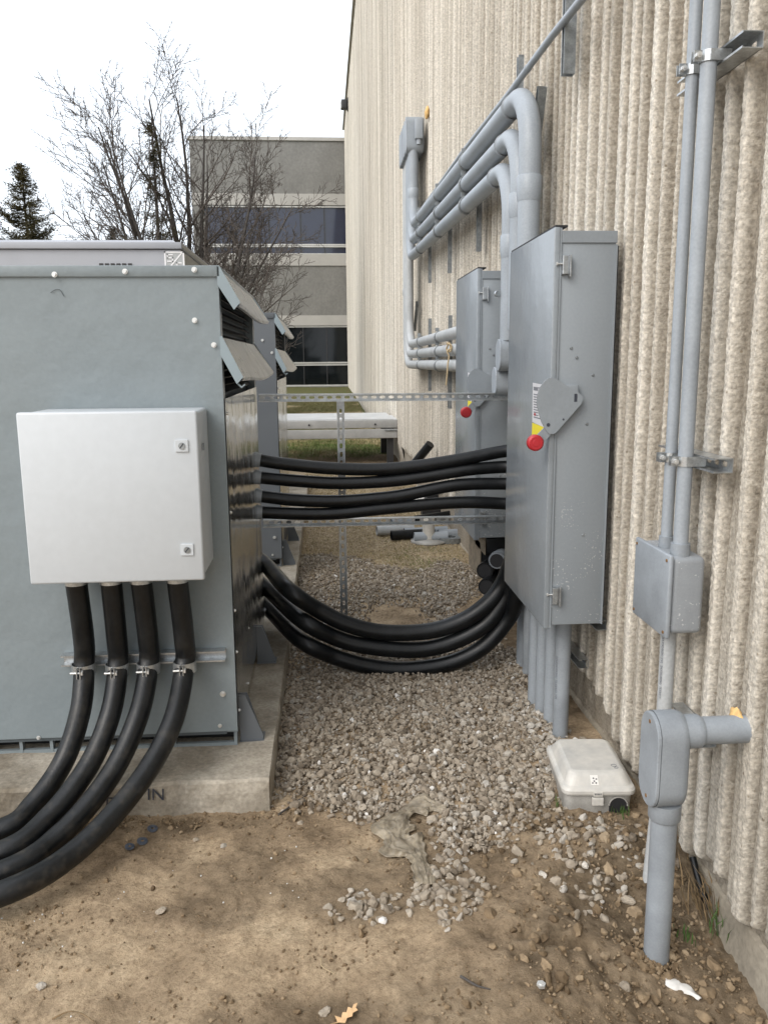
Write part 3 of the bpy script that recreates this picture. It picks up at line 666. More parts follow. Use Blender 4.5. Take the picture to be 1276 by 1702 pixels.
# strut with pipe clamps on the transformer face
s0 = at(100, 1100, 3.0); s1 = at(373, 1097, 3.0); zc = s0[2]-.003
st = strut('strut_channel', (s0[0], 3.0485, zc), (1, 0, 0), (0, -1, 0), s1[0]-s0[0], 'short galvanised strut with four cable clamps across the transformer face', None, 'galv', slots=False)
for (x, y) in ((139, 1111), (195, 1111), (247, 1109), (307, 1107)):
    P = at(x, y, 2.965); c = Vector((P[0]-s0[0], 2.965-3.0485, P[2]-zc))
    cl = MB(); n = 22; ring = []
    for i in range(n+1):
        a = math.radians(-125+i*295/n) ; ring.append((c.x+math.sin(a)*(CR+.0028), c.y-math.cos(a)*(CR+.0028), c.z))
    for a, b in zip(ring, ring[1:]):
        a, b = Vector(a), Vector(b); oa = (a-c); ob_ = (b-c); oa.z = ob_.z = 0
        oa = a+oa.normalized()*.0022; ob2 = b+ob_.normalized()*.0022; h = Vector((0, 0, .020))
        cl.add([a-h, b-h, b+h, a+h, oa-h, ob2-h, ob2+h, oa+h], [(0, 3, 2, 1), (4, 5, 6, 7), (0, 1, 5, 4), (3, 7, 6, 2), (0, 4, 7, 3), (1, 2, 6, 5)], False)
    f = c.y-CR
    cl.box(c.x-.010, c.x-.007, f-.024, f+.002, c.z-.019, c.z+.019).box(c.x+.002, c.x+.005, f-.024, f+.002, c.z-.019, c.z+.019)
    o = cl.build('pipe_clamp', 'galv', st)
    MB().tube([(c.x-.034, f-.013, c.z), (c.x+.012, f-.013, c.z)], .0045, 8).tube([(c.x+.005, f-.013, c.z), (c.x+.012, f-.013, c.z)], .010, 6, True, False).build('clamp_bolt', 'bolt', o)

# ------------------------------------------------------------------ disconnect switch boxes on wall
def make_sw():
    r = empty('switch_cabinet')                       # local: X=0 door plane (towards -X), Y=0 near side, Z=0 bottom
    H_, Dp, Wd = 1.52, .235, .715
    MB().box(.026, Dp, 0, Wd, 0, H_-.02, .003).build('body', 'boxs', r)
    dr = MB().box(0, .022, -.007, Wd+.007, -.012, H_, .003).box(.022, .029, -.006, -.0015, -.010, H_-.002); dr.build('door', 'box', r)
    MB().box(.004, .05, -.004, Wd+.004, H_+.0005, H_+.0075).build('top_gasket', 'boxd', r)
    MB().box(.030, Dp+.002, -.006, .004, H_-.055, H_-.012, .002).box(.030, Dp, .004, Wd, H_-.0195, H_-.012).build('top_flange', 'box', r)
    MB().box(Dp-.002, Dp+.004, -.005, .002, .0, H_-.06).build('rear_flange', 'box', r)
    MB().box(Dp+.001, Dp+.02, .03, Wd-.03, .06, H_-.06).build('mounting_rail', 'flood', r)
    for z in (1.385, .125):
        c = MB().box(.030, .048, -.024, -.003, z-.033, z+.033, .002).box(.056, .062, -.026, -.001, z-.042, z+.036, .001).box(.048, .056, -.010, -.004, z-.03, z+.03)
        o = c.build('door_clamp', 'galv', r); MB().tube([(.008, -.012, z+.005), (.031, -.012, z+.005)], .003, 8).tube([(.008, -.012, z+.005), (.013, -.012, z+.005)], .0065, 6, True, False).build('clamp_screw', 'bolt', o)
    def LP(px_, py_, Y=3.072): P = at(px_, py_, Y); return (P[0]-.85, Y-3.10, P[2]-.555)
    pl = [(904, 634), (910, 629), (917, 627), (923, 628.5), (928, 632), (962, 653), (967, 658), (969, 663), (966, 671), (924, 719), (919, 721.5), (912, 721), (906, 713), (900, 702), (896, 690), (893, 677), (892, 668), (893, 656), (897, 644)]
    plate = MB().poly([LP(*p) for p in pl][::-1], (0, .006, 0)); po = plate.build('handle_plate', 'box', r)
    P = LP(956.5, 661); MB().box(P[0]-.006, P[0]+.006, P[1]-.001, P[1]+.001, P[2]-.015, P[2]+.015, .0009).build('lock_slot', 'ink', po)
    P = LP(911, 706); MB().tube([(P[0], P[1]-.001, P[2]), (P[0], P[1]+.001, P[2])], .007, 12).build('lock_hole', 'ink', po)
    P = LP(936, 697); MB().tube([(P[0], P[1]-.0008, P[2]), (P[0], P[1]+.001, P[2])], .004, 10).build('pin_hole', 'ink', po)
    MB().box(.035, .105, -.024, -.001, .86, .95, .004).build('handle_pivot', 'box', r)
    a, b = Vector(LP(921, 706)), Vector(LP(893, 735)); d = (b-a).normalized(); n = Vector((d.z, 0, -d.x))*.019
    MB().poly([a-n+Vector((0, .0065, 0)), b-n+Vector((0, .008, 0)), b+n+Vector((0, .008, 0)), a+n+Vector((0, .008, 0))], (0, .006, 0)).build('handle_lever', 'box', r)
    K = Vector(LP(891, 736.5, 3.05)); kn = MB().tube([K+Vector((0, y, 0)) for y in (.0, .003, .008, .03, .034)], [.017, .029, .031, .031, .02], 28)
    kk = kn.build('handle_knob', 'red', r); MB().tube([K+Vector((0, -.0025, 0)), K+Vector((0, .001, 0))], [.013, .016], 24).tube([K+Vector((0, -.001, 0)), K+Vector((0, .003, 0))], [.024, .026], 24).build('knob_cap', 'red', kk)
    # stickers on the door plane
    def D(px_, py_): P = ax(px_, py_, .849); return (-.0006, P[1]-3.10, P[2]-.555)
    q = [D(885, 636), D(907, 640), D(907, 712), D(884, 701)]; MB().poly(q[::-1], (.0005, 0, 0)).build('warning_label', 'sticker', r)
    q = [D(884, 702.5), D(903, 709.5), D(903, 722), D(883, 732)]; MB().poly(q[::-1], (.0005, 0, 0)).build('yellow_label', 'yellow', r)
    tk = MB()
    for i in range(13): a_ = D(886.5, 642+i*4.2 if i > 2 else 643+i*2); b_ = D(894 if i % 3 else 899, 643+i*4.2 if i > 2 else 644+i*2); tk.box(-.0012, -.0007, b_[1], a_[1], a_[2]-.003, a_[2]+.001)
    tk.build('label_print', 'inkg', r)
    c = D(888.5, 688.5); MB().box(-.0014, -.0008, c[1]-.012, c[1]+.012, c[2]-.005, c[2]+.005).build('red_mark', 'red', r)
    for (x, z) in ((.165, .985), (.148, .80), (.150, .365), (.078, 1.085), (.10, 1.05), (.075, .84)):
        MB().tube([(x, .001, z), (x, -.004, z)], [.007, .004], 10).build('rivet', 'galvd', r)
    return r
sw = make_sw(); sw.location = (.85, 3.10, .555)
tag(sw, 'near tall grey switch cabinet on the wall with red-knobbed handle', 'switch cabinet', 'tall grey switch cabinets on the ribbed wall')
sw2 = copy_tree(sw); sw2.location = (.852, 4.66, .575); sw2['label'] = 'farther tall grey switch cabinet partly hidden behind the near one'

# ------------------------------------------------------------------ cables between transformer and switch
def cable(px_pts, Y, tail, r, label, group, back=False):
    P = [np.array(at(x, y, Y)) for x, y in px_pts]
    if back: P = [np.array([-.66, 4.48, P[0][2]+.02]), np.array([-.58, 4.57, P[0][2]+.04]), np.array(at(px_pts[0][0]-8, px_pts[0][1]-12, 4.58))]+P[1:]
    else: P[0][0] = -.352
    P2 = P+[np.array(t) for t in tail]; root = empty('flexible_cable', tuple(P[0])); Q = spline(P2, 10)
    MB().tube([tuple(np.array(q)-P[0]) for q in Q], r, 22).build('jacket', 'cable', root)
    d = (P[1]-P[0])/np.linalg.norm(P[1]-P[0]); f = MB().tube([tuple(-.01*d), tuple(.022*d)], [r*1.14, r*1.08], 20).tube([tuple(-.012*d), tuple(.002*d)], r*1.22, 8, True, False); f.build('connector', 'pvc', root)
    tag(root, label, 'cable', group)
U = [[(429, 764), (480, 772), (562, 779), (650, 779), (745, 767), (838, 750)], [(433, 793), (490, 799), (562, 803), (640, 800), (700, 793), (775, 781), (838, 776)],
     [(434, 824), (490, 831), (562, 833), (620, 829), (670, 823), (760, 806), (838, 804)], [(437, 851), (500, 854), (562, 853), (652, 844), (760, 835), (838, 837)]]
nm = ['topmost', 'second from the top', 'third from the top', 'lowest']
for k, u in enumerate(U):
    e_ = at(*u[-1], 4.2); cable(u, 4.2, [(e_[0]+.05, 4.15, e_[2]), (e_[0]+.075, 4.02, e_[2]), (e_[0]+.08, 3.80, e_[2])], .0325,
        'black cable crossing straight from transformer to switch cabinet, '+nm[k]+' of the four', 'straight cables from the transformer to the switch cabinet')
Lw = [[(443, 945), (478, 979), (529, 1014), (576, 1037), (635, 1051), (713, 1049), (772, 1030), (815, 998), (836, 968)],
      [(445, 985), (498, 1028), (557, 1060), (615, 1075), (694, 1080), (753, 1067), (807, 1037), (842, 990)],
      [(449, 1020), (498, 1063), (557, 1092), (615, 1108), (674, 1113), (745, 1103), (802, 1076), (843, 1030)]]
nm = ['uppermost', 'middle', 'lowest']
for k, u in enumerate(Lw):
    e_ = at(*u[-1], 4.05); cable(u, 4.05, [(e_[0]+.03, 4.0, e_[2]+.12), (e_[0]+.035, 3.93, e_[2]+.20+.05*k), (e_[0]+.04, 3.80, e_[2]+.24+.05*k)], .0425,
        'black cable sagging in a deep loop towards the gravel, '+nm[k]+' of the three', 'sagging cables below the straight ones', True)

# rails and post
a = at(425, 656, 4.45); strut('strut_rail', (-.350, 4.50, 1.408), (1, 0, -.004), (0, -1, 0), 1.50, 'upper slotted steel rail running from transformer to wall above the cables', 'slotted rails between transformer and wall', 'galv', cat='rail')
strut('strut_rail', (-.350, 4.50, .725), (1, 0, -.004), (0, -1, 0), 1.48, 'lower slotted steel rail running from transformer to wall below the cables', 'slotted rails between transformer and wall', 'galv', cat='rail')
strut('strut_post', (.086, 4.57, -.05), (0, 0, 1), (0, -1, 0), 1.44, 'upright slotted steel post in the gravel behind the black cables', None, 'galv', cat='post')

# ------------------------------------------------------------------ conduits
def conduit(name, pts, r, rad, label, group=None, m='pvc', couplings=(), seg=22, n=9, cat='conduit'):
    """pts: world polyline, couplings: list of (point, direction, length)"""
    o = pts[0]; root = empty(name, tuple(o)); Q = rounded(pts, rad, n) if rad else pts
    MB().tube([tuple(np.array(q)-np.array(o)) for q in Q], r, seg).build('pipe', m, root)
    for (c, d, L) in couplings:
        c = Vector(c)-Vector(o); d = Vector(d).normalized()
        MB().tube([c-d*L/2, c-d*L/2+d*.004, c+d*L/2-d*.03, c+d*L/2], [r*1.07, r*1.13, r*1.13, r*1.02], seg).build('coupling', m, root)
    tag(root, label, cat, group); return root
X0 = .985
runs = []
near_y = [4.05, 4.235, 4.42]; apex_z = []
pxj = [(845, 186), (832, 247), (821.6, 298)]; pxf = [(682, 381), (681, 405), (680, 430)]
ry = [9.20, 9.36, 9.52]; lab = ['topmost', 'middle', 'lowest']
for k in range(3):
    J = ax(*pxj[k], X0); Fz = ax(*pxf[k], X0); sl = (Fz[2]-J[2])/(Fz[1]-J[1])
    zn = J[2]-sl*(J[1]-near_y[k]); zf = J[2]+sl*(ry[k]-J[1])
    zbot = [1.75, 1.75, 1.70][k]
    pts = [(X0, near_y[k], zbot), (X0, near_y[k], zn), (X0, ry[k], zf), (X0, ry[k], 3.86)]
    cz = [2.36, 2.36, 2.17][k]; cz = [ax(877, 315, X0)[2], ax(860, 345, X0)[2], ax(845, 412, X0)[2]][k]
    cp = [((X0, near_y[k], cz), (0, 0, -1), .115), ((X0, near_y[k]+.40, zn+sl*.4), (0, 1, sl), .015)]
    if k == 0: cp += [((X0, ry[k], 3.35), (0, 0, -1), .1)]
    runs.append(conduit('pvc_conduit', pts, .053 if k == 0 else .050, .30, 'thick grey conduit bending over and running high along the wall, '+lab[k]+' of the three', 'thick conduits running high along the wall', 'pvc', cp, 26, 14))
ly_ = [9.62, 9.76, 9.90]
for k in range(3):
    A = ax(752, (553, 581, 607)[k], X0); B = ax(690, (571, 588, 606)[k], X0)
    pts = [(X0, 5.35, A[2]), (X0, ly_[k], B[2]), (X0, ly_[k], 3.86)]
    conduit('pvc_conduit', pts, .046, .36, 'pale grey conduit running low from the farther switch cabinet, '+lab[k]+' of the three', 'conduits running low along the wall', 'pvcl',
            [((X0, ly_[k], 2.38), (0, 0, -1), .09)] if k == 2 else [], 18, 12)
# thin conduit over the rack
tq = [ax(965, 0, 1.03), ax(915, 62, 1.03), ax(845, 156, 1.03), ax(770, 251, 1.03), ax(692, 360, 1.03)]
tp = [(1.03, 2.0, tq[0][2]-.03)]+[tuple(q) for q in tq[:4]]+[(1.03, 9.25, tq[4][2]), (1.03, 9.25, 3.9)]
conduit('thin_conduit', tp, .017, .2, 'thin grey conduit running along the wall above the three thick ones', None, 'pvc', [(tuple((tq[1]+tq[2])/2), tq[2]-tq[1], .05)], 12)
# terminal fittings
def lb(c, sy, sz, dx, label, group, m='pvc', screws=True, name='conduit_fitting'):
    """elongated fitting, cover towards -X; c = centre of the cover"""
    root = empty(name, c); pts = []; r = sy/2
    for i in range(13): a = PI*i/12; pts.append((0, r*math.cos(a), sz/2-r+r*math.sin(a)))
    for i in range(13): a = PI+PI*i/12; pts.append((0, r*math.cos(a), -sz/2+r+r*math.sin(a)))
    def ring(x, s): return [(x, p[1]*s, p[2]*(1-(1-s)*sy/sz)) for p in pts]
    prof = [(.010, 1.0), (dx*.75, 1.0), (dx*.93, .95), (dx, .82)]; vs = []; n = len(pts)
    for x, s in prof: vs += ring(x, s)
    fs = [(j*n+i, j*n+(i+1) % n, (j+1)*n+(i+1) % n, (j+1)*n+i) for j in range(len(prof)-1) for i in range(n)]+[tuple(range((len(prof)-1)*n, len(prof)*n))]
    b = MB().add(vs, fs, True); b.build('body', m, root)
    prof = [(.0, .93), (.002, .98), (.009, .985)]; vs = []
    for x, s in prof: vs += ring(x, s)
    fs = [(j*n+i, j*n+(i+1) % n, (j+1)*n+(i+1) % n, (j+1)*n+i) for j in range(2) for i in range(n)]+[tuple(range(n))[::-1]]
    MB().add(vs, fs, False).build('cover', m, root)
    if screws:
        for z in (sz/2-r*.42, -sz/2+r*.42): MB().tube([(.001, 0, z), (-.0015, 0, z)], .0055, 10).build('cover_screw', 'rust', root)
    return tag(root, label, 'conduit fitting', group)
fy = ry+ly_; nm = ['nearest', 'second', 'third', 'fourth', 'fifth', 'farthest']
for k, y in enumerate(fy):
    lb((.905, y, 3.93), .13, .36, .19, 'grey oval fitting high on the wall where conduits enter, '+nm[k]+' of the row of six', 'fittings at the top of the far conduits')
bx = empty('junction_box'); MB().box(.99, 1.07, 9.03, 9.11, 3.86, 4.06, .006).build('body', 'pvc', bx); MB().cyl((1.03, 9.07, 3.81), (1.03, 9.07, 3.87), .024).build('hub', 'pvc', bx)
tag(bx, 'small upright grey box beside the high oval fittings', 'junction box'); reparent(bx, (1.03, 9.07, 3.9))
foam = blob('expanding_foam', (1.11, 9.0, 4.10), (.03, .05, .06), None, 'foam', 4); tag(foam, 'yellow foam sealing the wall hole above the small upright box', 'foam', 'foam around the pipe holes')
# near fittings beside box 1
for P_, lbl, sz in ((at(836, 590, 4.42), 'grey conduit fitting beside the near switch cabinet, upper of two', .17), (at(829, 634, 4.50), 'grey conduit fitting beside the near switch cabinet, lower of two', .16)):
    lb((P_[0]-.03, P_[1], P_[2]), .12, sz, .14, lbl, 'fittings between the switch cabinets', 'pvc', False)

# vertical struts behind the racks
def vstrut(Y, z0, z1, label, lean=0., x=1.085, clamps=(), D=.03):
    r = strut('strut_channel', (x, Y, z0), (0, lean, 1), (-1, 0, 0), z1-z0, label, 'short struts holding the conduits to the wall', 'galvd', slots=False, D=D)
    for (z, rr_) in clamps:
        c = MB(); cz_ = z-z0
        for s in (-.014, .014):
            c.tube([(X0-x+rr_*math.cos(t)*1.06, s, cz_+rr_*math.sin(t)*1.06) for t in np.linspace(math.radians(75), math.radians(285), 12)], .003, 6)
        c.add([(X0-x+rr_*math.cos(t)*1.05, s, cz_+rr_*math.sin(t)*1.05) for t in np.linspace(math.radians(75), math.radians(285), 12) for s in (-.014, .014)],
              [(2*i, 2*i+1, 2*i+3, 2*i+2) for i in range(11)], True)
        c.box(-.04+X0-x, -.01+X0-x, -.006, .006, cz_+rr_, cz_+rr_+.03)
        c.build('pipe_clamp', 'galvd', r)
    return r
def runz(k, Y):
    J = ax(*pxj[k], X0); Fz = ax(*pxf[k], X0); return J[2]+(Fz[2]-J[2])/(Fz[1]-J[1])*(Y-J[1])
def C3(Y): return [(runz(k, Y), .053) for k in range(3)]
vstrut(3.72, 2.79, 3.25, 'bright strut above the near switch cabinet holding the thin conduit', clamps=(), D=.05)
vstrut(4.66, 2.95, 3.18, 'short strut stub behind the first bend of the thick conduits')
vstrut(4.31, 2.56, 2.91, 'leaning strut tilted against the wall right of the conduit bends', -.44, D=.041)
vstrut(5.80, 2.33, 3.12, 'strut behind the high conduits, nearest of the hanging row', clamps=C3(5.80))
vstrut(7.12, 2.32, 3.15, 'strut behind the high conduits, second of the hanging row', clamps=C3(7.12))
vstrut(8.45, 2.36, 3.16, 'strut behind the high conduits, farthest of the hanging row', clamps=C3(8.45))
def C2(): return [(1.79, .048), (1.675, .048), (1.555, .048)]
vstrut(8.43, 1.29, 2.01, 'strut behind the low conduits, farther of two', clamps=C2())
vstrut(7.07, 1.19, 1.97, 'strut behind the low conduits, nearer of two', clamps=C2())
vstrut(9.85, 1.95, 2.35, 'dark strut leaning beside the far upright conduits below the bend', -.9, clamps=())
vstrut(9.60, 3.0, 3.35, 'short dark strut behind the far upright conduits above the bend', -.2)
# rope
rp = [at(746, 568, 6.1), at(748, 578, 6.1), at(743, 584, 6.1), at(746, 592, 6.1), at(744, 605, 6.1), at(743, 622, 6.1), at(741, 640, 6.1)]
ro = MB().tube(spline(rp, 6), .006, 6).tube(spline([at(742, 570, 6.1), at(750, 574, 6.08), at(748, 584, 6.1), at(742, 580, 6.12), at(745, 571, 6.1)], 5), .007, 6).build('string', 'rope'); tag(ro, 'tan string knotted round the low conduits and hanging down', 'string')
# strap beside box 1
sp = empty('pipe_strap', tuple(at(836, 488, 4.42))); MB().box(-.03, .045, -.004, .0, -.018, .018).tube([(.0, -.003, .002), (.0, -.012, .002)], .012, 12).tube([(-.035, 0, 0), (-.03, -.012, 0)], .016, 12).tube([(.028, -.003, 0), (.028, -.02, 0)], .007, 6, True, False).build('strap', 'galv', sp)
tag(sp, 'galvanised strap around the upright conduit left of the near switch cabinet', 'pipe strap')

# conduits under the near switch cabinet
ups = [(.985, 3.27, .033), (.985, 3.42, .033), (.98, 3.55, .033), (.975, 3.67, .033)]
nm = ['nearest, with printed marks', 'second', 'third', 'farthest']
for k, (x, y, r) in enumerate(ups):
    o = conduit('riser_conduit', [(x, y, -.15), (x, y, .57)], r, 0, 'grey conduit rising from the gravel into the near switch cabinet, '+nm[k], 'conduits under the near switch cabinet', 'pvcn' if k == 0 else 'pvc')
    if k == 0: text_mesh('PVC CONDUIT  UNDERGROUND', .016, 'inkg', o, Matrix(((0, .45, -.89, -.0297), (0, -.89, -.45, -.0152), (1, 0, 0, .42), (0, 0, 0, 1))), .0003, 'pipe_print', .8)
# horizontal struts behind / below near switch cabinet
def hstrut(Y0, Y1, z, label, x=1.14, D=.05, grp='struts lying flat on the wall', slots=True):
    return strut('strut_channel', (x, Y0, z), (0, 1, 0), (-1, 0, 0), Y1-Y0, label, grp, 'galv', D=D, slots=slots)
hstrut(3.15, 3.95, .530, 'strut end just under the rear corner of the near switch cabinet', D=.045, x=1.13)
hstrut(3.36, 3.95, .285, 'strut behind the riser conduits above the bait station', D=.045, x=1.13)

# fittings and pipes below the farther switch cabinet
for k, (p, q, lbl) in enumerate((((826, 931), 4.62, 'uppermost'), ((806, 948), 4.70, 'middle'), ((809, 975), 4.60, 'lowest'))):
    P = np.array(at(p[0], p[1], q)); root = empty('pipe_stub', tuple(P))
    MB().tube([(.10, .22, .0), (0, 0, 0)], .045, 18).build('pipe', 'cable' if k else 'pvcn', root)
    MB().tube([(.012, .03, 0), (-.004, -.01, 0)], .050, 18).build('end_ring', 'pvcn' if k == 0 else 'cable', root)
    MB().tube([(-.0045, -.011, 0), (-.006, -.015, 0)], .040, 18).build('end_cap', 'boxd', root)
    tag(root, 'dark pipe end under the farther switch cabinet, '+lbl+' of three', 'pipe end', 'dark pipe ends beside the sagging cables')
for k, (p, q, lbl) in enumerate((((796, 918), 4.72, 'upper'), ((788, 952), 4.85, 'lower'))):
    y0_, y1_, z0_, z1_ = ((4.72, 5.04, .455, .565), (4.86, 5.26, .27, .50))[k]
    root = empty('conduit_fitting', (.93, (y0_+y1_)/2, z0_)); mz_ = Matrix.Translation(-root.location)
    MB().box(.937, 1.08, y0_+.004, y1_-.004, z0_+.004, z1_-.004, .012, mz_).build('body', 'cable', root)
    MB().box(.93, .936, y0_, y1_, z0_, z1_, .002, mz_).build('cover', 'mud', root)
    tag(root, 'brown dusty fitting cover below the farther switch cabinet, '+lbl+' of two', 'conduit fitting', 'fittings below the farther switch cabinet')
for k in range(2):
    conduit('riser_conduit', [(1.03, 4.02+.14*k, -.15), (1.03, 4.02+.14*k, .9)], .03, 0, 'dark riser conduit behind the sagging cables, '+('nearer', 'farther')[k]+' of two', 'conduits behind the sagging cables', 'pvcn')

# ------------------------------------------------------------------ right-hand junction box group
jb = empty('junction_box')
MB().box(.999, 1.10, 2.262, 2.515, .795, 1.030, .018).build('body', 'pvcw', jb)
MB().box(.985, 1.000, 2.255, 2.522, .785, 1.038, .0055).build('cover', 'pvcn', jb)
for y in (2.272, 2.505):
    for z in (.802, 1.020): MB().tube([(.986, y, z), (.9825, y, z)], .0048, 10).build('cover_screw', 'rust', jb)
tag(jb, 'square grey junction box on the ribbed wall below two thin conduits', 'junction box'); reparent(jb, (1.05, 2.39, .79))
for (y, r, nm_) in ((2.40, .0175, 'thinner left'), (2.30, .0215, 'thicker right')):
    x = 1.035; root = conduit('thin_conduit', [(x, y, 1.02), (x, y, 3.6)], r, 0, 'upright grey conduit entering the junction box, '+nm_+' of the pair', 'pair of upright conduits', 'pvc', (), 20)
    MB().tube([(0, 0, .0), (0, 0, .005), (0, 0, .045)], [r*1.35, r*1.35, r*1.3], 18).build('terminal_adapter', 'pvcn', root)
def hclamp(root, x, z, pipes):
    o = Vector(root.location)
    for (y, r) in pipes:
        c = MB(); n = 16
        ring = [(x+(r+.001)*math.cos(t)-o.x, y+(r+.001)*math.sin(t)-o.y) for t in np.linspace(math.radians(60), math.radians(300), n)]
        ro2 = [(x+(r+.004)*math.cos(t)-o.x, y+(r+.004)*math.sin(t)-o.y) for t in np.linspace(math.radians(60), math.radians(300), n)]
        zz = z-o.z; h = .014; vs = []
        for a, b in zip(ring, ro2): vs += [(a[0], a[1], zz-h), (b[0], b[1], zz-h), (b[0], b[1], zz+h), (a[0], a[1], zz+h)]
        fs = []
        for i in range(n-1):
            for j in range(4): fs.append((4*i+j, 4*i+(j+1) % 4, 4*i+4+(j+1) % 4, 4*i+4+j))
        c.add(vs, fs, False)
        c.box(x-.006-o.x, x+.05-o.x, y-r-.004-o.y, y-r-.001-o.y, zz-h, zz+h); c.box(x-.006-o.x, x+.05-o.x, y+r+.001-o.y, y+r+.004-o.y, zz-h, zz+h)
        c.box(x-r-.024-o.x, x-r+.004-o.x, y-.010-o.y, y-.0075-o.y, zz-h, zz+h); c.box(x-r-.024-o.x, x-r+.004-o.x, y+.0075-o.y, y+.010-o.y, zz-h, zz+h)
        q = c.build('pipe_clamp', 'galv', root)
        MB().tube([(x-r-.014-o.x, y-.024-o.y, zz), (x-r-.014-o.x, y+.016-o.y, zz)], .0035, 8).tube([(x-r-.014-o.x, y-.022-o.y, zz), (x-r-.014-o.x, y-.0105-o.y, zz)], .008, 6, True, False).build('clamp_bolt', 'bolt', q)
for z, nm_, ya in ((2.385, 'upper', 2.17), (1.308, 'lower', 2.175)):
    s_ = hstrut(ya, 2.56, z, nm_+' open strut behind the pair of upright conduits', x=1.115, D=.055, grp='struts behind the pair of upright conduits'); hclamp(s_, 1.035, z, [(2.40, .0175), (2.30, .0215)])
# printed conduit below the box
pc = conduit('thin_conduit', [(1.03, 2.335, .80), (1.03, 2.335, .25), (.995, 2.30, -.12)], .023, .3, 'pale printed conduit running from junction box down behind the large elbow fitting', None, 'pvcl', (), 20)
text_mesh('CONDUIT  UNDERGROUND  (NO) UNDERGROUND', .0135, 'inkg', pc, Matrix.Translation((-.0232, -.004, -.13)) @ Matrix(((0, 0, -1, 0), (0, 1, 0, 0), (1, 0, 0, 0), (0, 0, 0, 1))).to_3x3().to_4x4() if False else
          Matrix(((0, .25, -.97, -.0215), (0, -.97, -.25, -.0095), (1, 0, 0, -.13), (0, 0, 0, 1))), .0003, 'pipe_print', .62)
# large elbow fitting with cover
lb((.862, 2.04, .522), .128, .272, .092, 'large grey elbow fitting with long oval cover on the front pipe', None, 'pvcn', True, 'elbow_fitting')
pp_ = empty('pvc_pipe', (.915, 2.035, -.25)); MB().tube([(0, 0, 0), (0, 0, .64)], .0355, 28).build('pipe', 'pvcn', pp_)
MB().tube([(0, 0, .595), (0, 0, .60), (0, 0, .645)], [.040, .044, .044], 28).build('socket', 'pvcn', pp_); tag(pp_, 'upright grey pipe standing in the soil under the large elbow fitting', 'pipe')
hp = empty('pvc_pipe', (.95, 2.03, .603)); MB().tube([(0, 0, 0), (.21, 0, 0)], .0375, 28).build('pipe', 'pvcn', hp)
MB().tube([(-.01, 0, 0), (.03, 0, 0), (.042, 0, 0), (.05, 0, 0)], [.046, .046, .046, .040], 28).build('socket', 'pvcn', hp)
tag(hp, 'horizontal grey pipe from the large elbow fitting into the ribbed wall', 'pipe')
foam = blob('expanding_foam', (1.108, 2.05, .630), (.012, .030, .026), None, 'foam', 9); tag(foam, 'orange yellow foam around the horizontal pipe where it enters the wall', 'foam', 'foam around the pipe holes')
hstrut(2.17, 2.4, .50, 'small strut end behind the large elbow fitting', x=1.12, D=.045)

# ------------------------------------------------------------------ bait station
bs = empty('bait_station', (.953, 2.662, .008)); RZ = Matrix.Rotation(math.radians(-5), 4, 'Z')
def frus(mb, levels, n=5):
    """stack of rounded rectangles (hx0,hx1,y0,y1,z,rad)"""
    vs = []; m_ = 0
    for (x0, x1, y0, y1, z, r) in levels:
        ring = []
        for (cx, cy, a0) in ((x1-r, y1-r, 0), (x0+r, y1-r, 90), (x0+r, y0+r, 180), (x1-r, y0+r, 270)):
            for k in range(n+1): a = math.radians(a0+90*k/n); ring.append((cx+r*math.cos(a), cy+r*math.sin(a), z))
        m_ = len(ring); vs += ring
    fs = [(j*m_+i, j*m_+(i+1) % m_, (j+1)*m_+(i+1) % m_, (j+1)*m_+i) for j in range(len(levels)-1) for i in range(m_)]
    fs += [tuple(range(m_))[::-1], tuple(range((len(levels)-1)*m_, len(levels)*m_))]
    mb.add(vs, fs, False, RZ)
b = MB(); frus(b, [(-.118, .118, .010, .33, -.03, .03), (-.122, .122, .004, .336, .048, .03), (-.124, .124, .002, .338, .052, .03)]); bo = b.build('base', 'baitd', bs)
b = MB(); frus(b, [(-.131, .131, -.006, .346, .054, .03), (-.133, .133, -.008, .348, .060, .032), (-.133, .133, -.008, .348, .070, .032), (-.128, .128, -.002, .342, .078, .03),
                   (-.119, .119, .008, .332, .083, .03), (-.105, .105, .030, .315, .112, .03), (-.099, .099, .038, .308, .119, .028), (-.09, .09, .05, .298, .1225, .025)])
lid = b.build('lid', 'bait', bs)
MB().box(-.028, .012, -.018, -.004, .02, .048, .002, RZ).build('latch_tab', 'bait', bs)
MB().box(-.024, .010, -.012, -.007, .052, .068, .001, RZ).build('latch_plate', 'bait', bs)
k_ = MB()
for i in range(5): k_.box(-.019+i*.005, -.017+i*.005, -.0135, -.0115, .059, .065, 0, RZ)
k_.build('latch_mark', 'ink', lid)
ar = [(.037, -.0, -.022)]+[(.070+.033*math.cos(a), -.0, .010+.033*math.sin(a)) for a in np.linspace(PI, 0, 10)]+[(.103, .0, -.022)]
MB().poly(ar, (0, -.001, 0), RZ @ Matrix.Translation((0, .003, 0))).build('entry_hole', 'boxd', bs)
fr = MB().tube([(p[0], p[1]+.002, p[2]) for p in ar[1:-1]], .0028, 6, mx=RZ); fr.build('entry_rim', 'baitd', bs)
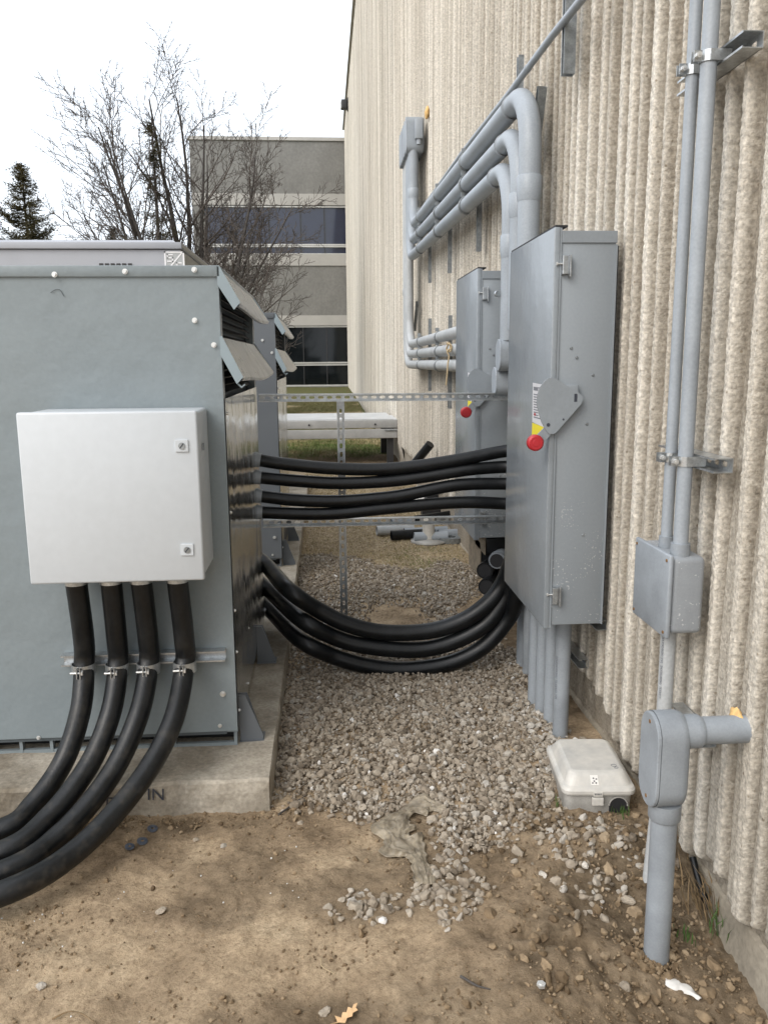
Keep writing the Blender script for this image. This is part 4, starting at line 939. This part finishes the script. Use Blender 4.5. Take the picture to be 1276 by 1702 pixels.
# label strip and pen marks on lid
MB().poly([(-.028, .0095, .0855), (.0, .0095, .0855), (-.002, .030, .1135), (-.03, .030, .1135)], (0, -.0008, .0006), RZ).build('lid_label', 'paper', lid)
mk = MB()
for (x, y, z) in ((-.022, .014, .092), (-.016, .018, .097), (-.010, .014, .092), (-.018, .024, .105), (-.008, .022, .103)): mk.box(x-.003, x+.002, y-.003, y-.001, z-.001, z+.0025, 0, RZ)
mk.build('label_print', 'ink', lid)
for (cx, cy, r) in ((.070, .085, .010), (.075, .068, .007)): MB().tube([(cx+r*math.cos(a), cy+r*.8*math.sin(a), .1232) for a in np.linspace(0, 5.6, 14)], .0009, 5, mx=RZ).build('pen_mark', 'inkg', lid)
tag(bs, 'dusty cream plastic rodent bait station on the gravel at the wall foot', 'bait station')

# ------------------------------------------------------------------ gravel
def ico(sub, seed):
    import bmesh
    bm = bmesh.new(); bmesh.ops.create_icosphere(bm, subdivisions=sub, radius=1); r = np.random.default_rng(seed)
    V = np.array([v.co[:] for v in bm.verts]); Fc = np.array([[q.index for q in f.verts] for f in bm.faces]); bm.free()
    # chop by random planes for an angular, crushed shape
    for _ in range(7):
        d = r.normal(size=3); d /= np.linalg.norm(d); h = r.uniform(.45, .85); t = V@d; V = V-np.outer(np.maximum(t-h, 0), d)
    V += .05*r.normal(size=V.shape); return V*np.array([1, r.uniform(.65, .95), r.uniform(.45, .75)]), Fc
def scatter(name, x, y, size, m, sub=2, lift=.25, tints=None, seed=1, z=None, protos=10):
    r = np.random.default_rng(seed); pr = [ico(sub, seed*100+i) for i in range(protos)]; VV, FF, TT = [], [], []; off = 0
    z = gz(x, y) if z is None else z; which = r.integers(0, protos, len(x)); tints = r.beta(2.2, 2.4, len(x)) if tints is None else tints
    for k in range(protos):
        i = np.where(which == k)[0]
        if not len(i): continue
        V0, F0 = pr[k]; q = r.normal(size=(len(i), 4)); q[:, 1:3] *= .45; q /= np.linalg.norm(q, axis=1)[:, None]
        w_, a, b_, c = q.T
        R = np.stack([1-2*(b_*b_+c*c), 2*(a*b_-c*w_), 2*(a*c+b_*w_), 2*(a*b_+c*w_), 1-2*(a*a+c*c), 2*(b_*c-a*w_), 2*(a*c-b_*w_), 2*(b_*c+a*w_), 1-2*(a*a+b_*b_)], -1).reshape(-1, 3, 3)
        V = np.einsum('nij,vj->nvi', R, V0)*size[i][:, None, None]*.5
        V += np.stack([x[i], y[i], z[i]+size[i]*lift*.5], -1)[:, None, :]
        n, v = len(i), len(V0); VV.append(V.reshape(-1, 3)); FF.append((F0[None]+(np.arange(n)*v)[:, None, None]+off).reshape(-1, 3)); TT.append(np.repeat(tints[i], v)); off += n*v
    return npmesh(name, np.concatenate(VV), np.concatenate(FF), m, False, None, np.concatenate(TT))
def inpoly(x, y, poly):
    c = np.zeros(x.shape, bool); n = len(poly)
    for i in range(n):
        x1, y1 = poly[i]; x2, y2 = poly[(i+1) % n]
        c ^= ((y1 > y) != (y2 > y)) & (x < (x2-x1)*(y-y1)/(y2-y1+1e-12)+x1)
    return c
def G(*pp): return [tuple(az(*p)[:2]) for p in pp]
def jit(x, y, s=.05): return x+s*fbm(x*7, y*7, 101, 3), y+s*fbm(x*7, y*7, 111, 3)
polyA = G((478, 1060), (470, 1150), (463, 1320), (520, 1335), (640, 1345), (700, 1335), (760, 1350), (780, 1420), (830, 1410), (850, 1340), (905, 1350), (960, 1240), (905, 1180), (885, 1110), (870, 1085), (820, 1105), (720, 1120), (500, 1060))
polyB = G((478, 1062), (496, 925), (580, 928), (650, 950), (700, 955), (740, 940), (790, 945), (800, 985), (760, 1010), (780, 1040), (900, 1100), (720, 1130))
polyC = G((760, 1345), (800, 1420), (790, 1480), (785, 1540), (740, 1560), (690, 1510), (600, 1530), (560, 1510), (570, 1495), (700, 1485), (730, 1450), (740, 1400), (710, 1370))
polyD = G((850, 1345), (1080, 1360), (1085, 1440), (990, 1500), (900, 1440), (850, 1380))
r = RNG
def sample(n, x0, x1, y0, y1): return r.uniform(x0, x1, n), r.uniform(y0, y1, n)
x, y = sample(48000, -.235, 1.15, 2.45, 7.2); jx, jy = jit(x, y, .06); jx = jx+r.normal(0, .022, len(x)); jy = jy+r.normal(0, .035, len(x)); jx = np.where(x < -.1, np.maximum(jx, -.19), jx)
ia = inpoly(jx, jy, polyA); ib = inpoly(jx, jy, polyB)
patch = np.exp(-((x-.42)**2/.05+(y-5.0)**2/.10)); ib &= r.random(len(x)) > patch*1.5
keep = (ia | ib) & (r.random(len(x)) < np.where(y < 4.2, 1, .85)); x, y = x[keep], y[keep]
size = np.clip(r.lognormal(math.log(.0195), .36, len(x)), .012, .05); tint = .72*r.beta(2.2, 2.2, len(x)); 
whiter = sstep(.75, 1.0, x)*sstep(3.9, 3.5, y); tint = np.clip(tint+.25*whiter, 0, 1); tint = np.where(r.random(len(x)) < .012, .95, tint)
zz = gz(x, y)-.004+r.random(len(x))*.014; nearm = y < 3.9
o = scatter('gravel', x[nearm], y[nearm], size[nearm], 'gravel', 2, .3, tint[nearm], 3, zz[nearm]); o['kind'] = 'stuff'; tag(o, 'crushed grey brown gravel between the concrete pad and the wall', 'gravel')
o = scatter('gravel', x[~nearm], y[~nearm], size[~nearm], 'gravel', 1, .3, tint[~nearm], 4, zz[~nearm]); o['kind'] = 'stuff'; tag(o, 'crushed gravel farther back beyond the sagging cables', 'gravel')
x, y = sample(6000, -.1, 1.2, 1.9, 3.0); jx, jy = jit(x, y, .05); jx = jx+r.normal(0, .02, len(x)); jy = jy+r.normal(0, .02, len(x)); kc = inpoly(jx, jy, polyC) & (r.random(len(x)) < .62); kd = inpoly(jx, jy, polyD) & (r.random(len(x)) < .22)
k = kc | kd; x, y = x[k], y[k]; size = np.clip(r.lognormal(math.log(.026), .35, len(x)), .010, .05)
o = scatter('gravel', x, y, size, 'gravel', 2, .15, np.clip(.70*r.beta(2.6, 2.4, len(x))+.05, 0, 1), 5); o['kind'] = 'stuff'; tag(o, 'tongue of loose gravel spilling onto the tan soil', 'gravel')
# soil clods and crumbs
x, y = sample(60000, -1.9, 1.12, 1.5, 2.85); rg = np.clip(sstep(.3, .9, x)*1.0+.8*sstep(1.95, 1.7, y)*sstep(-.4, .3, x), 0, 1)
pr_ = .035+.38*rg*(.3+.7*sstep(-.2, .5, fbm(x*5, y*5, 131, 3)))+.35*np.exp(-((y-2.74)**2/.002))*(x < -.1)+.15*sstep(.25, .6, fbm(x*4, y*4, 141, 3))
k = r.random(len(x)) < pr_; x, y = x[k], y[k]; size = np.clip(r.lognormal(math.log(.0085), .5, len(x)), .004, .034)
o = scatter('soil_clods', x, y, size, 'clod', 1, .2, None, 6); o['kind'] = 'stuff'; tag(o, 'crumbly brown soil clods scattered over the bare ground', 'soil')
x, y = sample(900, .45, 1.12, 1.55, 2.65); k = r.random(900) < .32; x, y = x[k], y[k]; size = np.clip(r.lognormal(math.log(.024), .4, len(x)), .012, .06)
o = scatter('soil_clods', x, y, size, 'clod', 2, .1, None, 8); o['kind'] = 'stuff'; tag(o, 'larger lumps of disturbed soil along the wall foot', 'soil')
x, y = sample(70, -1.15, -.1, 1.7, 2.75); k = (fbm(x*3, y*3, 151, 2) > -.2); x, y = x[k], y[k]
o = scatter('chips', x, y, np.full(len(x), .0075)*r.uniform(.5, 1.3, len(x)), 'speck', 1, .5, None, 9); o['kind'] = 'stuff'; tag(o, 'tiny white foam chips sprinkled on the soil near the cables', 'debris')

th = r.uniform(0, 2*PI, 260); rd = .036+np.abs(r.normal(0, .035, 260)); x = .915+rd*np.cos(th); y = 2.035+rd*np.sin(th)
o = scatter('soil_clods', x, y, np.clip(r.lognormal(math.log(.015), .45, 260), .006, .035), 'clod', 1, .25, None, 12, gz(x, y)+.010*np.exp(-(rd-.036)/.03)); o['kind'] = 'stuff'; tag(o, 'soil crumbs heaped round the base of the front pipe', 'soil')
# individual stones
import bmesh
def stone(px_, py_, s, label, t, seed):
    P = az(px_, py_); V0, F0 = ico(3, seed); z = float(gz(P[0], P[1]))
    o = npmesh('stone', V0*s*.5+np.array([0, 0, s*.12]), F0, 'gravel', False, None, np.full(len(V0), t)); o.location = (P[0], P[1], z); o.rotation_euler.z = seed
    tag(o, label, 'stone', 'loose stones on the soil')
for a in ((68, 1626, .032, 'pale tan stone at the lower left of the bare soil', .62, 201), (371, 1398, .030, 'flat tan stone on bare soil right of the control cabinet cables', .6, 202), (325, 1388, .026, 'brown stone close to the pad front face', .4, 203),
          (540, 1677, .034, 'brown rounded stone beside the dry leaf', .45, 204), (937, 1466, .034, 'pale angular stone below the bait station, left of the front pipe', .75, 205), (902, 1450, .032, 'whitish stone below left of the bait station', .8, 206),
          (995, 1482, .028, 'white stone on dark soil left of the front pipe', .95, 207), (268, 1510, .036, 'elongated brown stone lying on the soil left of centre', .4, 208), (972, 1433, .034, 'grey white stone under the bait station front', .82, 209),
          (637, 1538, .03, 'bright white stone in the gravel tongue', 1., 210), (500, 1365, .028, 'tan stone by the pad corner', .5, 211), (1040, 1610, .036, 'brown stone left of the front pipe base', .35, 212),
          (1045, 1470, .045, 'large tan lump of stone beside the front pipe', .5, 213), (830, 1372, .03, 'bright white stone among the gravel left of the bait station', 1., 214)): stone(*a)

# ------------------------------------------------------------------ debris
def ribbon(path, width, name, m, label, cat, seed=1, hgt=.02, n=130, wn=26):
    Q = [np.array(q) for q in spline(path, n//len(path))]; r_ = np.random.default_rng(seed); V = []; k = len(Q)
    for i, q in enumerate(Q):
        d = Q[min(i+1, k-1)]-Q[max(i-1, 0)]; nrm = np.array([-d[1], d[0], 0]); nrm /= np.linalg.norm(nrm)+1e-9
        w_ = width*(.5+.5*math.sin(PI*min(1, i/k*1.02)))*(.85+.45*float(vnoise(i*.10, seed, 0, 3))+.12*float(vnoise(i*.5, seed, 0, 8)))
        for j in range(wn+1):
            s = j/wn-.5; p = q+nrm*s*w_+np.array([0, 0, 0])
            fold = .5*(.16*w_*(1-abs(float(vnoise(s*5+i*.03, i*.07, 0, seed))))**3+.10*w_*(1-abs(float(vnoise(s*9-i*.05, i*.12+s*3, 0, seed+3))))**4+.05*w_*abs(float(vnoise(s*20, i*.22, 0, seed+1))))
            V.append((p[0]+.006*float(vnoise(i*.16, j*.35, 0, seed+5)), p[1], float(gz(p[0], p[1]))+.004+max(0, fold)+hgt*.3*(1-4*s*s)))
    id = np.arange(len(V)).reshape(k, wn+1); Fq = np.stack([id[:-1, :-1], id[:-1, 1:], id[1:, 1:], id[1:, :-1]], -1).reshape(-1, 4)
    o = npmesh(name, V, Fq, m, True); sm = o.modifiers.new('thick', 'SOLIDIFY'); sm.thickness = .0012; tag(o, label, cat); return o
ribbon([az(740, 1345), az(712, 1338), az(678, 1345), az(655, 1372), az(662, 1400), az(690, 1420), az(702, 1450), az(708, 1480)], .15, 'plastic_film', 'film', 'crumpled dusty plastic film strip lying on gravel and soil', 'plastic film', 5, .03)
ribbon([az(1108, 1628, -.09), az(1128, 1634, -.09), az(1145, 1640, -.09), az(1163, 1652, -.09)], .062, 'paper_scrap', 'paper', 'torn white paper scrap on the soil by the front pipe base', 'paper', 6, .02, 40, 8)
# leaf
lf = MB(); P = az(567, 1690); o_ = P; pts = [(-.035, -.03), (-.012, -.022), (-.02, .0), (.0, -.006), (.004, .012), (.016, .010), (.022, .028), (.034, .020), (.040, .034), (.052, .036), (.046, .020), (.052, .010), (.036, .004), (.034, -.008), (.018, -.010), (.012, -.026), (-.006, -.022)]
lf.poly([(p[0]*.8, p[1]*.9, .008+.12*abs(p[0])) for p in pts], (0, 0, .0012)); lo = lf.build('leaf', 'leaf'); lo.location = (P[0], P[1], float(gz(P[0], P[1]))+.004); tag(lo, 'pale dry oak leaf on the soil at the bottom edge', 'leaf')
for (a_, b_, s, lb_) in ((215, 1402, .016, 'left'), (236, 1392, .018, 'middle'), (253, 1372, .018, 'right')):
    P = az(a_, b_); w_ = MB(); n = 18; vs = []
    for rr2, z in ((s*.35, .002), (s, .001), (s, .004), (s*.35, .005)): vs += [(rr2*math.cos(2*PI*i/n), rr2*math.sin(2*PI*i/n), z) for i in range(n)]
    w_.add(vs, [(j*n+i, j*n+(i+1) % n, ((j+1) % 4)*n+(i+1) % n, ((j+1) % 4)*n+i) for j in range(4) for i in range(n)], False)
    o = w_.build('knockout_disc', 'washer'); o.location = (P[0], P[1], float(gz(P[0], P[1]))+.006); o.rotation_euler = (.15, .2, 0); tag(o, 'small blue grey metal disc on the soil near the pad, '+lb_+' of three', 'metal disc', 'metal discs by the pad')
P = az(898, 1672, -.03); w_ = MB().tube([(0, 0, 0), (0, 0, .008)], .012, 6, True, False).tube([(0, 0, .008), (0, 0, .0095)], .006, 10); o = w_.build('hex_nut', 'bolt'); o.location = (P[0], P[1], float(gz(P[0], P[1]))+.004); tag(o, 'shiny hex nut on the soil near the bottom edge', 'nut')
def twig(pp, r_, label, m='dry'):
    Q = [np.array([q[0], q[1], float(gz(q[0], q[1]))+.008]) for q in spline([az(*p) for p in pp], 6)]; o = MB().tube(Q, [r_*(1-.6*i/len(Q)) for i in range(len(Q))], 6).build('twig', m); tag(o, label, 'twig', 'twigs on the soil')
twig([(463, 1352), (482, 1338), (508, 1321)], .004, 'dark twig leaning by the pad corner', 'bark'); twig([(85, 1680), (120, 1668), (160, 1688)], .0025, 'thin curved twig at the lower left soil'); twig([(765, 1640), (790, 1655), (815, 1662)], .004, 'dark twig on soil at the lower centre', 'bark')
twig([(533, 1598), (536, 1612), (556, 1623)], .0014, 'fine pale curved fibre on the soil', 'rope')
# dry weeds at wall foot
def tuft(px_, py_, Zg, n, h, m, label, seed, spread=.04, lean=(0, 0)):
    r_ = random.Random(seed); P = az(px_, py_, Zg); b = MB()
    for i in range(n):
        x_, y_ = r_.gauss(0, spread*.5), r_.gauss(0, spread*.5); hh = h*r_.uniform(.5, 1); a = r_.uniform(0, 6.28); l_ = r_.uniform(.1, .6)*hh
        p = [Vector((x_, y_, -.01)), Vector((x_+math.cos(a)*l_*.3+lean[0]*.4, y_+math.sin(a)*l_*.3+lean[1]*.4, hh*.6)), Vector((x_+math.cos(a)*l_+lean[0], y_+math.sin(a)*l_+lean[1], hh))]
        w_ = Vector((-math.sin(a), math.cos(a), 0))*r_.uniform(.0015, .003); b.add([p[0]-w_, p[0]+w_, p[1]+w_, p[1]-w_, p[2]], [(0, 1, 2, 3), (3, 2, 4)], False)
    o = b.build('weed_tuft', m); o.location = (P[0], P[1], float(gz(P[0], P[1]))); tag(o, label, 'plant', 'weeds along the wall foot'); return o
tuft(1146, 1420, -.02, 45, .10, 'dry', 'dry brown weed tuft against the wall behind the front pipe', 1, .05)
tuft(1180, 1500, -.05, 60, .13, 'dry', 'large dry brown weed clump at the wall foot, right of front pipe', 2, .06, (-.03, .02))
tuft(1200, 1530, -.06, 25, .10, 'weed', 'green weed blades below the large dry clump', 3, .05)
tuft(1032, 1352, .0, 18, .05, 'weed', 'small green weed under the bait station front corner', 4, .03)
tuft(930, 1335, .0, 14, .03, 'weed', 'tiny green weed left of the bait station', 5, .03)
tuft(1140, 1550, -.08, 14, .05, 'weed', 'small green sprout right of the front pipe base', 6, .03)
cb = MB().tube([az(1150, 1440, -.0)+np.array([0, 0, .03]), az(1165, 1490, -.05)+np.array([0, 0, .02]), az(1178, 1512, -.07)+np.array([0, 0, .0])], .011, 10).build('cable_stub', 'cable'); tag(cb, 'short black cable stub in the weeds at the wall foot', 'cable stub')

# pile of pipe offcuts beyond
def offcut(px_, py_, dx, r_, m, label, z=.05, L=.5, dirv=(1, .15, 0)):
    P = Vector(az(px_, py_, z)); d = Vector(dirv).normalized(); root = empty('pipe_offcut', tuple(P)); 
    MB().tube([(0, 0, 0), tuple(d*L)], r_, 18, False).tube([tuple(d*L), (0, 0, 0)], r_*.88, 18, False).build('pipe', m, root)
    vs = []; 
    tag(root, label, 'pipe offcut', 'pile of pipe offcuts')
offcut(626, 882, 0, .045, 'pvcl', 'pale grey pipe offcut at the left end of the pile', .05, .35)
offcut(650, 890, 0, .045, 'cable', 'black pipe offcut in the pile beside the pale one', .05, .4)
offcut(672, 886, 0, .045, 'pvcn', 'grey pipe offcut in the middle of the pile', .055, .4)
offcut(688, 893, 0, .045, 'pvc', 'light grey pipe offcut in front of the pile', .05, .3, (1, .05, 0))
offcut(728, 888, 0, .04, 'pvcn', 'grey pipe offcut right of the white flanged pipe', .05, .3)
offcut(650, 868, 0, .035, 'pvcn', 'long grey pipe lying on top at the back of the pile', .11, .75, (1, .3, .02))
offcut(690, 862, 0, .03, 'cable', 'black pipe lying across the back of the pile', .14, .5, (1, .5, .02))
fp = empty('flanged_pipe', tuple(az(712, 901, 0))); MB().tube([(0, 0, .0), (0, 0, .22)], .055, 20).build('pipe', 'bait', fp); MB().tube([(0, 0, .005), (0, 0, .02), (0, 0, .03)], [.16, .16, .06], 28).build('flange', 'baitd', fp)
tag(fp, 'upright off-white pipe with wide round foot in the offcut pile', 'pipe')
rg_ = MB(); n = 24; vs = []
for rr2, z in ((.05, .0), (.115, .0), (.115, .045), (.05, .045)): vs += [(rr2*math.cos(2*PI*i/n), rr2*math.sin(2*PI*i/n), z) for i in range(n)]
rg_.add(vs, [(j*n+i, j*n+(i+1) % n, ((j+1) % 4)*n+(i+1) % n, ((j+1) % 4)*n+i) for j in range(4) for i in range(n)], False); o = rg_.build('pipe_collar', 'galvd'); o.location = az(748, 900, 0); tag(o, 'thick grey ring lying flat right of the white flanged pipe', 'ring')
P = az(700, 838, 0); q = empty('waste_sheet', tuple(P)); MB().add([(-.35, -.1, .02), (.1, -.2, .02), (.36, .05, .10), (.05, .2, .08), (-.1, .02, .17)], [(0, 1, 4), (1, 2, 4), (2, 3, 4), (3, 0, 4)], False).build('sheet', 'paper', q); tag(q, 'crumpled white sheet heaped on the ground behind the cables', 'waste sheet')
P = az(735, 850, 0); q = empty('cardboard_scrap', tuple(P)); MB().box(-.18, .12, -.1, .15, 0, .22, .01).box(-.25, .02, -.3, -.12, 0, .1, .01).build('board', 'boxd', q); tag(q, 'dark boxy scrap standing against the wall behind the cables', 'scrap')
A = Vector(at(694, 764, 8.3)); B = Vector(at(715, 738, 8.2)); q = empty('pipe_offcut', tuple(A)); MB().tube([(0, 0, 0)-(B-A)*.8 if False else -(B-A)*.9, B-A], .045, 16).build('pipe', 'cable', q); tag(q, 'short black pipe leaning against the ribbed wall', 'pipe offcut')
lg = Vector(at(690, 800, 9.2)); q = empty('scrap_heap', tuple(az(690, 815, 0))); MB().tube([(-.5, 0, .25), (.3, .05, .34)], .02, 8).tube([(-.4, .1, .18), (.25, .0, .26)], .02, 8).tube([(-.3, -.1, .1), (.4, .1, .28)], .025, 8).build('rods', 'galvd', q); tag(q, 'thin grey rods heaped behind the topmost straight cables', 'rods')

# ------------------------------------------------------------------ low platform by the wall
pf = empty('platform')
MB().box(-1.2, 1.07, 12.95, 14.55, .675, .70).build('top_sheet', 'gal_w', pf); MB().box(1.071, 1.13, 12.95, 14.0, .66, .69).build('end_trim', 'gal_w', pf)
MB().box(-1.2, 1.13, 12.90, 12.948, .56, .69, .01).build('upper_fascia', 'gal_w2', pf); MB().box(-1.2, 1.13, 12.90, 12.948, .40, .545, .01).build('lower_fascia', 'gal_w2', pf)
MB().box(.93, 1.135, 12.88, 12.90, .52, .535).build('splice_strap', 'galvd', pf)
for x, y in ((-.70, 12.97), (1.02, 12.97), (-1.1, 14.4), (1.02, 14.4)): MB().box(x-.05, x+.05, y, y+.1, -.1, .665).build('leg', 'dry' if x < 0 else 'flood', pf)
for x in (-.25, .78): MB().tube([(x, 12.90, .62), (x, 12.888, .62)], .016, 10).build('bolt_head', 'flood', pf)
tag(pf, 'low pale metal platform on short posts beside the ribbed wall', 'platform'); reparent(pf, (0, 13.5, 0))

# ------------------------------------------------------------------ grass and straw
def blades(name, n, x0, x1, y0, y1, dens, h, tf, label, seed):
    r = np.random.default_rng(seed); x, y = r.uniform(x0, x1, n), r.uniform(y0, y1, n); k = r.random(n) < dens(x, y); x, y = x[k], y[k]; n = len(x)
    a = r.uniform(0, 2*PI, n); hh = h*r.uniform(.4, 1.1, n); ln = hh*r.uniform(.2, 1.6, n); wd = .0022+.0006*y/6; z = gz(x, y)
    dx, dy = np.cos(a), np.sin(a)
    V = np.stack([np.stack([x-dy*wd, y+dx*wd, z-.004], -1), np.stack([x+dy*wd, y-dx*wd, z-.004], -1), np.stack([x+dx*ln, y+dy*ln, z+hh], -1)], 1).reshape(-1, 3)
    t = np.clip(tf(x, y)+r.normal(0, .12, n), 0, 1); o = npmesh(name, V, np.arange(3*n).reshape(-1, 3), 'blade', False, None, np.repeat(t, 3)); o['kind'] = 'stuff'; tag(o, label, 'grass')
blades('straw_grass', 60000, -.3, 1.15, 5.0, 12.0, lambda x, y: sstep(5.0, 7.0, y+.6*fbm(x*2, y*2, 171, 3))*.8+.1, .018, lambda x, y: .75-.38*np.exp(-((x-.8)**2/.10+(y-6.3)**2/.5))*(fbm(x*5, y*5, 181, 2) > -.1), 'dry straw coloured grass beyond the gravel', 11)
blades('grass', 70000, -1.6, 1.1, 13.6, 30, lambda x, y: sstep(13.6, 14.5, y+.4*fbm(x*2, y*2, 191, 3)), .05, lambda x, y: .22+.45*sstep(-.1, .4, fbm(x*.8, y*.8, 201, 3))+.25*sstep(17, 20, y), 'patchy green grass around and beyond the low platform', 12)

# ------------------------------------------------------------------ trees
def bare_tree(name, base, seed, label, stems, r0_=.07, tm='twig', nb=(13, 9, 7), lev=3, group=None):
    rnd = random.Random(seed); tr = MB(); tw = MB()
    def grow(p, d, L, r_, g):
        n = (10, 7, 5, 4)[g]; P = [p]; q = p.copy(); dd = d.copy(); D = []
        for i in range(n):
            dd = (dd+Vector((rnd.gauss(0, .038 if g == 0 else .1), rnd.gauss(0, .038 if g == 0 else .1), rnd.gauss(.02 if g == 0 else .04, .045)))).normalized(); q = q+dd*L/n; P.append(q.copy()); D.append(dd.copy())
        tip = max(.0046, r_*.16); rr2 = [r_+(tip-r_)*(i/n) for i in range(n+1)]
        (tr if g < 1 else tw).tube(P, rr2, (8, 6, 4, 3)[g], False)
        if g >= lev: return
        side = rnd.random()*6.28
        for b_ in range(nb[g]):
            t = (.18 if g == 0 else .12)+(.86 if g == 0 else .85)*(b_+rnd.random()*.8)/nb[g]; k = min(n-1, int(t*n)); f = min(1, t*n-k); pt = P[k].lerp(P[k+1], f); side += 2.4+rnd.gauss(0, .5)
            dk = D[k]; u = dk.orthogonal().normalized(); v = dk.cross(u); ang = rnd.uniform(.45, .9)
            nd = (dk*math.cos(ang)+(u*math.cos(side)+v*math.sin(side))*math.sin(ang)).normalized()
            grow(pt, nd, L*rnd.uniform(.28, .46)*(1.15-.6*t), max(.0058, (rr2[k]*(1-f)+rr2[k+1]*f)*rnd.uniform(.42, .58)), g+1)
    for (x, y, L, k) in stems: grow(Vector((0, 0, 0)), Vector((x, y, 1)).normalized(), L, r0_*k, 0)
    root = empty(name, base); tr.build('trunk', 'bark', root); tw.build('crown', tm, root); tag(root, label, 'tree'); return root
bare_tree('bare_tree', (-3.35, 22, .1), 33, 'large bare multi-stemmed tree behind the switchgear, in front of office building',
[(0.04, 0.05, 7.7, 1.2), (0.13, 0, 7.3, 1.05), (-0.07, 0.1, 7.8, 1.1), (0.25, -0.1, 6.8, 0.95), (-0.18, 0, 7.5, 1.05), (0.35, 0.1, 5.9, 0.85), (-0.29, -0.1, 7.1, 1), (0.46, 0.1, 5.2, 0.75), (-0.39, -0.1, 6.6, 0.9), (0, 0.25, 7.3, 0.9), (-0.5, 0.1, 5.8, 0.75), (-0.12, -0.2, 7.2, 0.8), (-0.66, 0, 4.7, 0.6), (0.2, 0.25, 6.6, 0.7)], .095, 'twig', (14, 9, 6))
bare_tree('bare_shrub', (-1.9, 19, .1), 8, 'bare twiggy shrub right of the tree before the grey building', [(-.25, 0, 3.9, 1), (.1, 0, 4.3, 1), (.34, 0, 3.9, 1), (0, .3, 4.0, 1), (.2, -.25, 4.1, 1)], .020, 'twig', (9, 6, 4))
def spruce(name, base, h, z0, rw, seed, label, dens=1., ragged=.3, nl=60):
    rnd = random.Random(seed); tr = MB().tube([(0, 0, 0), (.02, 0, h*.5), (0, 0, h)], [.11, .06, .012], 8); nd = MB(); br = MB()
    z = z0
    while z < h-.05:
        u = (h-z)/(h-z0); R_ = rw*u*rnd.uniform(1-ragged, 1+ragged)+.04
        for k in range(rnd.randint(4, 6)):
            if rnd.random() > dens: continue
            a = rnd.uniform(0, 2*PI); L = R_*rnd.uniform(.6, 1.1); n = max(3, int(L/.09)); pts = []
            for i in range(n+1):
                t = i/n; pts.append(Vector((math.cos(a)*L*t, math.sin(a)*L*t, z-.22*L*math.sin(t*1.8)+(.50-.1*u)*L*t*t)))
            br.tube(pts, [.012*(1-.7*i/n) for i in range(n+1)], 4, False)
            for i in range(1, n+1):
                for _ in range(int(nl*.42)):
                    p = pts[i]+Vector((rnd.gauss(0, .06), rnd.gauss(0, .06), rnd.gauss(.01, .05))); side = rnd.choice((-1, 1)); b_ = a+side*rnd.uniform(.3, 1.1); l_ = rnd.uniform(.05, .13)*(1.15-.5*i/n)
                    e_ = p+Vector((math.cos(b_)*l_, math.sin(b_)*l_, rnd.uniform(-.03, .05))); w_ = Vector((-math.sin(b_), math.cos(b_), rnd.uniform(-1, 1)))*.012
                    nd.add([p-w_, p+w_, e_], [(0, 1, 2)], False)
        z += .12+.12*u*rnd.random()
    root = empty(name, base); tr.build('trunk', 'bark', root); br.build('branches', 'bark', root); nd.build('crown', 'needle', root); tag(root, label, 'tree', 'spruces behind the switchgear')
spruce('spruce', (-7.3, 22, .1), 6.35, 2.9, 1.9, 5, 'dark bushy spruce at the far left behind the switchgear', 1., .45, 75)
spruce('spruce', (-3.95, 21.2, .1), 7.2, 2.6, .75, 6, 'slim ragged spruce standing inside the bare tree branches', .5, .75, 60)
spruce('spruce', (-5.35, 22.5, .1), 4.9, 3.2, .55, 7, 'low spruce top just showing over the switchgear roof', .7, .5, 50)
